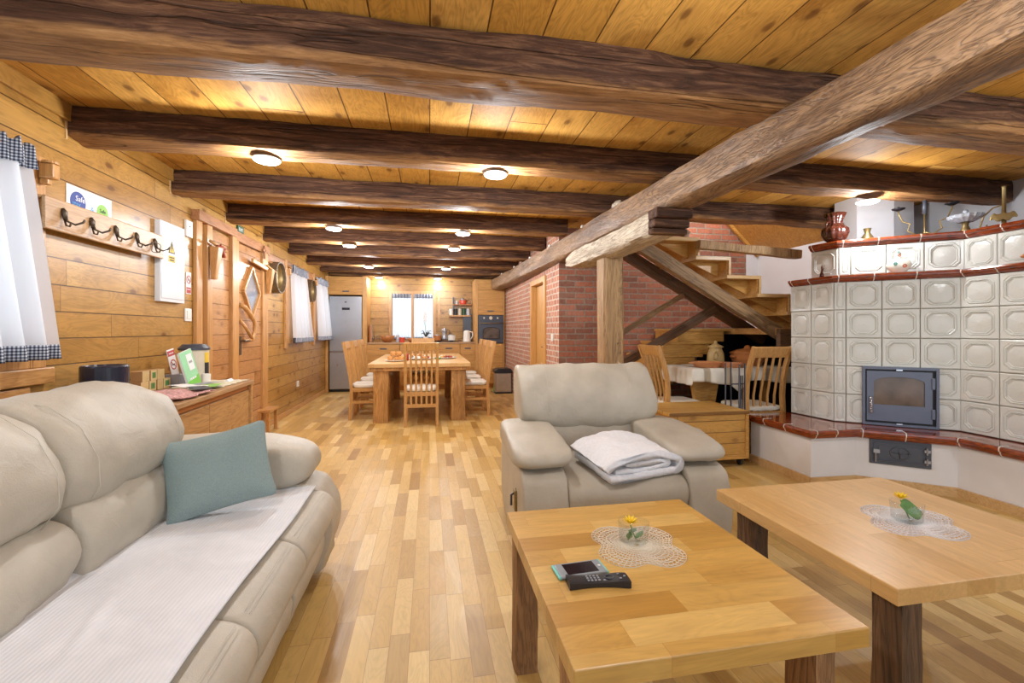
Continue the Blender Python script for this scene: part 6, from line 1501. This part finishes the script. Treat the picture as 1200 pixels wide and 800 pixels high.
# sage cushion
t = thing('scatter_cushion', 'sage-blue scatter cushion leaning at the far end of the sofa', 'cushion', (-0.845, 2.02, 0.655))
def cush(v, w_): 
    s_ = 1 - 0.35 * (abs(w_[0]) ** 3 + abs(w_[2]) ** 3) * 0.5
    # drawn-out corners
    k = 1 + 0.07 * (w_[0] ** 4 * w_[2] ** 4) - 0.03 * (1 - w_[0] ** 2 * w_[2] ** 2)
    return Vector((v.x * k, v.y * (1 - 0.75 * max(abs(w_[0]), abs(w_[2])) ** 4) + 0.008 * nz(v.x * 9, v.z * 9), v.z * k))
o = MB().rbox((0, 0, 0), (0.375, 0.11, 0.315), 16, 20, cush).build('cushion_body', M['cushion'], t, smooth=True)
t.rotation_euler = (math.radians(-22), math.radians(-11), math.radians(14)); t.location = (-0.86, 2.04, 0.667)

# ------------------------------------------------------------------ armchair (local: front is +x)
ac = thing('recliner_armchair', 'cream leather recliner armchair behind the coffee table', 'armchair', (1.055, 2.70, 0), -PI / 2 - 0.05)
ac.scale = (0.98, 0.955, 0.955)
def ap(P): return P
MB().box((-0.42, -0.42, 0.04), (0.40, 0.42, 0.26)).build('frame', M['leather'], ac, bevel=0.03, bseg=3)
sp_ = [(-0.25, 0.30), (-0.22, 0.47), (0.10, 0.485), (0.40, 0.49), (0.53, 0.475), (0.575, 0.42), (0.555, 0.33), (0.50, 0.28), (0.1, 0.26)]
prof_cushion(MB(), sp_, -0.345, 0.345, inset=0.05, puff=8, wr=0.007, seed=4).build('seat_cushion', M['leather'], ac, smooth=True)
prof_cushion(MB(), [(0.38, 0.06), (0.50, 0.055), (0.545, 0.12), (0.56, 0.24), (0.54, 0.30), (0.40, 0.30)], -0.34, 0.34, inset=0.05, puff=9, wr=0.004, seed=6).build('footrest', M['leather'], ac, smooth=True)
prof_cushion(MB(), [(-0.42, 0.44), (-0.15, 0.43), (-0.10, 0.50), (-0.11, 0.60), (-0.17, 0.69), (-0.30, 0.73), (-0.50, 0.70)], -0.44, 0.44, inset=0.06, puff=7, wr=0.008, seed=8).build('lumbar_cushion', M['leather'], ac, smooth=True)
# head cushion with a swagged lower edge
mb = prof_cushion(MB(), [(-0.25, 0.65), (-0.14, 0.67), (-0.09, 0.74), (-0.11, 0.85), (-0.18, 0.95), (-0.28, 1.03), (-0.40, 1.055), (-0.50, 1.0), (-0.52, 0.85), (-0.48, 0.68)], -0.49, 0.49, inset=0.08, puff=7, wr=0.016, seed=12, seg=46)
mb.v = [(x, y, z - 0.055 * (1 - (y / 0.47) ** 2) * max(0, (0.86 - z) / 0.2) ) for x, y, z in mb.v]
mb.build('head_cushion', M['leather'], ac, smooth=True)
for s in (-1, 1):
    MB().tube([(x + 0.004, s * 0.30, z + 0.006 * (z > 1)) for x, z in [(-0.135, 0.645), (-0.088, 0.74), (-0.106, 0.85), (-0.175, 0.953), (-0.275, 1.035), (-0.39, 1.06)]], 0.0013, 5).build('seam', M['stitch'], ac, smooth=True)
    a, b = (0.30, 0.62) if s > 0 else (-0.62, -0.30)
    prof_cushion(MB(), [(-0.42, 0.05), (0.45, 0.05), (0.555, 0.12), (0.585, 0.28), (0.56, 0.44), (0.48, 0.53), (0.1, 0.56), (-0.42, 0.56)], a + (0.045 if s > 0 else 0.03), b - (0.03 if s > 0 else 0.045), inset=0.04, puff=10, wr=0.004, seed=20 + s).build('arm_base', M['leather'], ac, smooth=True)
    prof_cushion(MB(), [(-0.30, 0.555), (0.0, 0.55), (0.30, 0.55), (0.42, 0.545), (0.50, 0.56), (0.53, 0.595), (0.49, 0.635), (0.34, 0.665), (0.05, 0.685), (-0.25, 0.68), (-0.33, 0.63)], a - 0.01, b + 0.01, inset=0.17, puff=3.4, wr=0.015, seed=30 + s).build('arm_cushion', M['leather'], ac, smooth=True)
prof_cushion(MB(), [(-0.56, 0.05), (-0.40, 0.05), (-0.36, 0.5), (-0.42, 0.9), (-0.50, 0.95), (-0.58, 0.85)], -0.45, 0.45, inset=0.03, puff=10, wr=0.003).build('back_shell', M['leather'], ac, smooth=True)
# recliner lever on its left side as seen (local -y)
lv = MB().box((0.28, -0.605, 0.26), (0.34, -0.585, 0.38)).build('recliner_plate', M['brass'], ac, bevel=0.006)
MB().tube([(0.31, -0.60, 0.36), (0.31, -0.62, 0.35), (0.31, -0.62, 0.29)], 0.007, 8).build('lever', M['iron'], lv, smooth=True)
# folded towel / blanket: stacked folds with rolled front
t = thing('folded_blanket', 'thick white terry blanket folded on the armchair seat', 'blanket', (1.03, 2.28, 0.485), 0.0)
def fold(mb, pts, th, y0, y1, seed):
    """thick cloth: ribbon following pts (x? here y,z) swept along x"""
    n = len(pts); P = [Vector((p[0], p[1], 0)) for p in pts]; D = []
    for i in range(3):   # smooth
        Q = [P[0]]
        for a, b in zip(P[:-1], P[1:]): Q += [a.lerp(b, 0.25), a.lerp(b, 0.75)]
        Q.append(P[-1]); P = Q
    L = len(P); up_, dn = [], []
    for i, p in enumerate(P):
        d = (P[min(i + 1, L - 1)] - P[max(i - 1, 0)]).normalized(); nn = Vector((-d.y, d.x, 0)); up_.append(p + nn * th / 2); dn.append(p - nn * th / 2)
    ring = up_ + dn[::-1]; N = len(ring); S = 36; vs = []; fs = []
    for s_ in range(S + 1):
        u = s_ / S
        for q in ring:
            x = y0 + (y1 - y0) * u
            a = 0.008 * nz(x * 14 + seed, q.x * 14, q.y * 14) + 0.005 * nz(x * 50, q.x * 50, q.y * 50)
            vs.append((x + 0.02 * nz(q.x * 5 + seed, q.y * 8), q.x + 0.02 * nz(x * 3 + seed) * 1, q.y + a + 0.012 * nz(x * 4, q.x * 4 + seed)))
    for s_ in range(S):
        for j in range(N): fs.append((s_ * N + j, s_ * N + (j + 1) % N, (s_ + 1) * N + (j + 1) % N, (s_ + 1) * N + j))
    fs.append(tuple(range(N))[::-1]); fs.append(tuple(S * N + j for j in range(N))); mb.add(vs, fs)
mb = MB()
# path in (y,z): outer wrap goes over the top, curls at the front and tucks inside
fold(mb, [(0.20, 0.018), (0.0, 0.02), (-0.17, 0.02), (-0.235, 0.03), (-0.245, 0.075), (-0.20, 0.105), (-0.05, 0.125), (0.16, 0.11), (0.22, 0.06)], 0.036, -0.215, 0.20, 1)
fold(mb, [(0.16, 0.050), (0.0, 0.050), (-0.14, 0.048), (-0.175, 0.058), (-0.165, 0.078), (-0.08, 0.082), (0.1, 0.082)], 0.024, -0.20, 0.19, 4)
mb.build('folded_cloth', M['towel'], t, smooth=True)
t.rotation_euler = (0, math.radians(-3), math.radians(100)); t.location = (1.075, 2.37, 0.478)

# ------------------------------------------------------------------ sideboard
sb = thing('sideboard', 'brown oak sideboard with grey-brown top against the left wall', 'sideboard', (-1.70, 3.42, 0), 0.045)
hx, hy, H_ = 0.25, 0.64, 0.83
MB().box((-hx, -hy, H_ - 0.03), (hx + 0.03, hy, H_)).build('top', M['side_top'], sb, bevel=0.003)
MB().box((-hx, -hy + 0.01, 0.05), (hx - 0.02, hy - 0.01, H_ - 0.032)).build('carcass', M['black_plastic'], sb)
for y in (-hy, hy - 0.04): MB().box((-hx, y, 0.0), (hx + 0.02, y + 0.04, H_ - 0.031)).build('side_panel', M['sideboard'], sb, bevel=0.003)
ys = [-hy + 0.045, -0.155, 0.22, hy - 0.045]
for a, b in zip(ys[:-1], ys[1:]):
    MB().box((hx - 0.02, a + 0.002, 0.44), (hx + 0.005, b - 0.002, 0.755)).build('drawer_front', M['sideboard'], sb, bevel=0.003)
for a, b in ((ys[0], 0.01), (0.01, ys[3])): MB().box((hx - 0.02, a + 0.002, 0.07), (hx + 0.005, b - 0.002, 0.41)).build('door', M['sideboard'], sb, bevel=0.003)
MB().box((hx - 0.015, ys[0], 0.76), (hx - 0.005, ys[3], 0.795)).box((hx - 0.015, ys[0], 0.412), (hx - 0.005, ys[3], 0.436)).build('shadow_gap', M['terra_dark'], sb)
ZS = H_ + 0.001
def on_sb(y): return y
# lace table runner
def runner(u, v):
    x = -0.13 + 0.34 * u; y = -0.10 + 0.52 * v
    return (x + 0.012 * math.sin(y * 60), y + 0.01 * math.sin(x * 70), 0.003 + 0.0015 * nz(x * 30, y * 30))
o = MB().grid(40, 60, runner).build('lace_runner', M['doily_mat'], smooth=True, solid=0.002); o.location = (-1.70, 3.66, ZS); tag(o, 'ivory lace runner on the far half of the sideboard', 'runner')
def rug(u, v):
    x = -0.20 + 0.44 * u; y = -0.26 + 0.42 * v
    return (x + 0.015 * math.sin(y * 40), y, 0.012 + 0.012 * nz(x * 9, y * 9) + 0.006 * nz(x * 30, y * 30))
o = MB().grid(50, 50, rug).build('red_white_cloth', M['rug_cloth'], smooth=True, solid=0.008); o.location = (-1.66, 3.16, ZS + 0.004); tag(o, 'crumpled red and white woven cloth on the near end of the sideboard', 'cloth')
# leaflets
lf = [(-1.56, 3.40, 0.3, 'white leaflet on the sideboard nearest the cloth', 'paper'), (-1.52, 3.32, 0.7, 'dark grey leaflet on the sideboard front edge', 'iron'), (-1.53, 3.52, 0.1, 'green and white leaflet lying on the lace runner', 'green'), (-1.60, 3.60, -0.4, 'grey and white leaflet by the brochure stand', 'key'), (-1.68, 3.44, 0.9, 'white leaflet tucked behind the other leaflets', 'paper')]
for k, (x, y, r, lb, m_) in enumerate(lf):
    o = MB().grid(6, 8, lambda u, v: (-0.05 + 0.1 * u, -0.10 + 0.2 * v, 0.004 * math.sin(v * 3))).build('leaflet', M[m_], solid=0.0012); o.location = (x, y, ZS + 0.026 + k * 0.005 - (0.012 if y > 3.4 else 0)); o.rotation_euler = (0, 0, r); tag(o, lb, 'leaflet', 'leaflets on the sideboard')
# black round speaker
t = thing('round_speaker', 'dark navy cylinder speaker at the near end of the sideboard', 'speaker', (-1.86, 2.98, 0))
MB().lathe([(0, ZS), (0.108, ZS), (0.11, ZS + 0.01), (0.11, 1.035), (0.105, 1.045), (0.095, 1.045), (0.09, 1.03), (0, 1.03)], n=40).build('drum', M['navy'], t, smooth=False)
# kraft soap boxes
kb = [(-1.90, 3.36, 0, 'bottom row, nearest'), (-1.90, 3.445, 0, 'bottom row, second'), (-1.90, 3.53, 0, 'bottom row, third'), (-1.90, 3.615, 0, 'bottom row, farthest'), (-1.90, 3.37, 1, 'top row, nearest'), (-1.90, 3.455, 1, 'top row, middle'), (-1.90, 3.54, 1, 'top row, farthest')]
for k, (x, y, lv_, lb) in enumerate(kb):
    o = thing('kraft_box', f'small kraft gift box with window on the sideboard, {lb}', 'box', (x, y, ZS + 0.002 + lv_ * 0.071), 0.15 * (k % 3 - 1) * 0.4, 'kraft gift boxes on the sideboard')
    MB().box((-0.035, -0.037, 0), (0.035, 0.037, 0.07)).build('box_body', M['cardboard'], o, bevel=0.002)
    MB().box((0.0352, -0.037, 0), (0.036, 0.037, 0.07)).build('front_face', M['cardboard_light'], o)
    MB().box((0.0362, -0.02, 0.015), (0.0368, 0.022, 0.055)).build('window', M['leaf' if k % 2 else 'stoneware'], o)
# no smoking table sign
t = thing('standing_sign', 'small tilted no smoking sign standing on the sideboard', 'sign', (-1.86, 3.72, ZS + 0.08))
Rg = Matrix.Rotation(0.16, 4, 'X') @ Matrix.Rotation(-0.12, 4, 'Y')
def R_(mb): return X(mb, Rg)
R_(MB().box((-0.004, -0.045, 0), (0.0, 0.045, 0.20))).build('card', M['paper'], t)
R_(MB().box((0.0004, -0.043, 0.15), (0.001, 0.043, 0.19))).build('red_band', M['red'], t)
mb = MB(); ring_px(mb, 0, 0.085, 0.0006, 0.03, 0.008); mb.bar((0.0012, -0.024, 0.108), (0.0012, 0.024, 0.062), 0.001, 0.006, (1, 0, 0)); R_(mb).build('prohibition_ring', M['red'], t); R_(MB().box((0.0006, -0.02, 0.08), (0.001, 0.02, 0.088))).build('cigarette', M['ink'], t)
tx = print_lines('sign_writing', 0.013, 0.06, M['paper'], Rg @ face_px(0, 0.17, 0.0016), t)
t = thing('leaflet_box', 'clear grey holder box behind the leaflets on the sideboard', 'box', (-1.86, 3.76, ZS)); MB().box((-0.05, -0.09, 0), (0.05, 0.09, 0.09)).build('holder', M['key'], t, bevel=0.003)
# green brochure easel
t = thing('brochure_folder', 'mint and lime green welcome folder leaning on the sideboard', 'folder', (-1.72, 3.70, ZS + 0.004))
Rb = Matrix.Rotation(0.20, 4, 'X') @ Matrix.Rotation(-0.18, 4, 'Y')
RB = lambda mb: X(mb, Rb)
RB(MB().box((-0.012, -0.085, 0), (0, 0.085, 0.27))).build('folder_pages', M['paper'], t); RB(MB().box((0.0004, -0.083, 0.002), (0.002, 0.083, 0.268))).build('cover', M['mint'], t)
RB(MB().prism([(-0.083, 0.002), (0.083, 0.002), (0.083, 0.07), (-0.02, 0.06), (-0.083, 0.045)], 0.0022, 0.0028, lambda a, b, c: (c, a, b))).build('lime_wave', M['lime'], t)
RB(MB().box((0.0024, -0.01, 0.12), (0.003, 0.062, 0.24))).build('white_card', M['paper'], t)
print_lines('card_writing', 0.03, 0.045, M['key'], Rb @ face_px(0.026, 0.18, 0.0032), t)
print_lines('cover_writing', 0.025, 0.09, M['paper'], Rb @ face_px(0.0, 0.06, 0.0032), t)
# cream canister with dark lid
t = thing('cream_canister', 'cream canister with dark lid and yellow label on the sideboard', 'canister', (-1.85, 3.96, ZS)); MB().lathe([(0, 0), (0.10, 0), (0.10, 0.26), (0, 0.26)], n=36).build('vessel', M['cream_can'], t); MB().lathe([(0.108, 0.26), (0.108, 0.275), (0.08, 0.305), (0.0, 0.31)], n=36).build('lid', M['anthracite'], t)
mb = MB(); 
for a, b, z0, z1, m_, nm in ((-0.55, 0.0, 0.16, 0.19 + 0.05, 'yellow', 'yellow_label'), (-0.55, 0.0, 0.02, 0.16, 'ink', 'black_label')):
    mb = MB(); mb.grid(8, 1, lambda u, v: (0.1015 * math.cos(-0.25 + (u) * 0.5), 0.1015 * math.sin(-0.25 + u * 0.5), z0 + (z1 - z0) * v)); mb.build(nm, M[m_], t, solid=0.001)
t.rotation_euler = (0, 0, -0.5 + 0.35)
o = MB().lathe([(0, 0), (0.03, 0), (0.032, 0.06), (0.03, 0.07), (0, 0.07)], n=20).build('small_white_cup', M['white_plastic']); o.location = (-1.72, 3.86, ZS + 0.006); tag(o, 'small white cup in front of the cream canister', 'cup')
t = thing('price_card', 'small folded white card at the far end of the sideboard', 'card', (-1.60, 3.97, ZS + 0.004), 0.1); MB().prism([(-0.02, 0), (0.02, 0), (0, 0.018)], -0.06, 0.06, lambda a, b, c: (a, c, b)).build('card', M['paper'], t)
